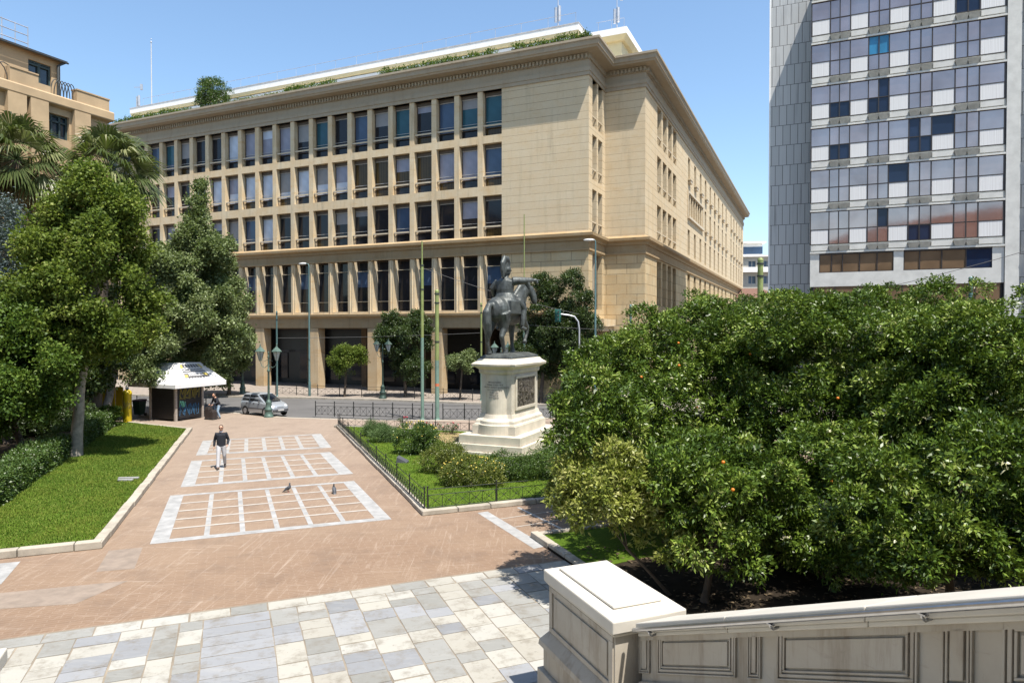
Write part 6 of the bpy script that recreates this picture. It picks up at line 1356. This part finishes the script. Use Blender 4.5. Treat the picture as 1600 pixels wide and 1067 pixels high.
p = G(163, 667, .1); bush('shrub', 'small bright shrub at the end of the hedge beside the yellow column', 'shrub', (p.x, p.y + .5, .1), .8, .7, .85, m_bright, 53, .1, .06, 420)
# shrubs of the statue lawn
S_ = lambda u, v: G(u, v, .09)
bush('lavender_bush', 'soft green lavender clump at the back left corner of the statue lawn', 'bush', S_(583, 683) + Vector((0, .5, 0)), .75, .65, .55, m_lav, 61, .11, .02, 900)
bush('lavender_bush', 'soft green lavender clump in front of the round flowering shrub', 'bush', S_(601, 691) + Vector((0, .3, 0)), .85, .65, .52, m_lav, 62, .11, .02, 900)
m_yfl = simple('yellow_petal', (.60, .47, .10), .7); m_rfl = simple('red_petal', (.40, .02, .05), .6)
bush('flowering_shrub', 'tall round dark green shrub dotted with yellow flowers on the statue lawn', 'shrub', S_(648, 713) + Vector((0, .8, 0)), 1.1, .95, .98, m_hedgeleaf, 63, .085, .05, 620, None, (m_yfl, 34, .028))
bush('flowering_shrub', 'round yellow green shrub right of the tilted grey slab', 'shrub', S_(690, 744) + Vector((0, .7, 0)), 1.0, .9, .84, m_yellowbush, 64, .075, .035, 700)
bush('flowering_shrub', 'wide yellow flowering shrub behind the near fence of the statue lawn', 'shrub', S_(735, 765) + Vector((0, .8, 0)), 1.3, .85, .68, m_yellowbush, 65, .075, .04, 680, None, (m_yfl, 50, .022))
bush('flowering_shrub', 'dark green shrub just before the pedestal steps, right of the yellow flowering one', 'shrub', S_(795, 757) + Vector((0, .9, 0)), 1.15, .85, .78, m_hedgeleaf, 66, .075, .035, 680)
bush('flowering_shrub', 'dark green shrub partly covered by the orange trees at the near fence', 'shrub', S_(855, 752) + Vector((0, .9, 0)), 1.2, .9, .80, m_hedgeleaf, 67, .075, .035, 680)
for i, (u, v_, lab) in enumerate([(632, 668, 'small rose bush with red flowers behind the tall round shrub'), (676, 676, 'small rose bush with red flowers at the edge of the bare flower bed'), (705, 678, 'small rose bush with red flowers just left of the pedestal steps')]):
    bush('rose_bush', lab, 'bush', S_(u, v_), .5, .4, .42, m_darkleaf, 70 + i, .07, .04, 220, 'rose bushes behind the shrubs', (m_rfl, 6, .035))
# street trees across the road
KS = dict(per=9, sub=26, subr=.34, spread=.11)
def street(label, base, lobes, seed, mat, r, dens=230, L=.15, W=.09, Y=None):
    b_ = G(*base) + Vector((0, .45, .02)) if Y is None else Vector((D(base[0], 600, Y).x, Y, .02)); Yk = b_.y
    return tree('street_tree', label, 'tree', b_, [(D(u, v_, Yk + dy), rr) for u, v_, dy, rr in lobes], dens, L, W, seed, mat, m_barkd, r, None, 'street trees before the arcade', **KS)
street('small round street tree with a bare trunk, leftmost of the clipped trees before the arcade', (536, 621), [(543, 563, 0, (1.25, 1.2, 1.2)), (530, 560, 0, (.8, .8, .9)), (556, 556, 0, (.75, .8, .9))], 81, m_left1, .11)
street('bigger dense street tree between the two taller poles and the arcade', (632, 621), [(632, 530, 0, (1.9, 1.8, 1.8)), (605, 528, 0, (1.2, 1.2, 1.4)), (655, 520, 0, (1.2, 1.2, 1.5)), (640, 575, 0, (1.6, 1.5, 1.3)), (612, 498, 0, (.7, .7, .7)), (652, 497, 0, (.7, .7, .7))], 82, m_darkleaf, .15, 320)
street('small round street tree just left of the statue pedestal', (718, 626), [(724, 566, 0, (1.0, 1.0, .9)), (735, 562, 0, (.7, .7, .7)), (714, 568, 0, (.7, .7, .7))], 83, m_left2, .09)
street('large dark street tree behind the horse of the statue', (845, 620), [(850, 500, 0, (1.9, 1.8, 2.2)), (850, 540, 1, (2.2, 1.6, 2.6)), (835, 555, 0, (1.5, 1.5, 1.8)), (862, 455, 0, (1.0, 1.0, 1.2)), (870, 560, 0, (1.6, 1.5, 1.8)), (845, 445, 0, (.7, .7, .9))], 84, m_darkleaf, .18, 330, Y=52.5)
street('large dark street tree left of the corner street light', (905, 620), [(902, 490, 0, (1.25, 1.3, 2.0)), (905, 530, .6, (1.6, 1.3, 2.2)), (895, 545, 0, (1.4, 1.4, 1.8)), (895, 440, 0, (.7, .8, .9)), (912, 560, 0, (.9, 1.0, 1.3))], 85, m_darkleaf, .16, 330, Y=51.5)
# roof planting
def roof_hedge(label, u0, u1, h, seed, mat=m_bright):
    d = .2; a = FM @ Vector((onF(u0, 150, d)[0], d, 0)); c = FM @ Vector((onF(u1, 100, d)[0], d, 0)); hedge('roof_hedge', label, a, c, 1.0, h, seed, mat, .16, .1, 170, 28.16, 'hedges on the office roof', 8)
roof_hedge('low hedge along the roof edge at the far left of the office building', 182, 300, .75, 91); roof_hedge('low hedge along the roof edge right of the rooftop bush', 355, 440, .5, 92, m_yellowbush); roof_hedge('roof edge hedge above the left middle windows', 445, 525, .75, 93); roof_hedge('long roof edge hedge above the right middle windows', 597, 775, .8, 94); roof_hedge('roof edge hedge next to the roof corner of the office building', 800, 925, .85, 95)
d = 1.4; sx_, _ = onF(333, 180, d); p = FM @ Vector((sx_, d, 28.14)); bush('roof_bush', 'big round bush growing at the roof edge of the office building', 'bush', p, 1.75, 1.3, 3.3, m_hedgeleaf, 96, .2, .1, 150, None, None, 40)
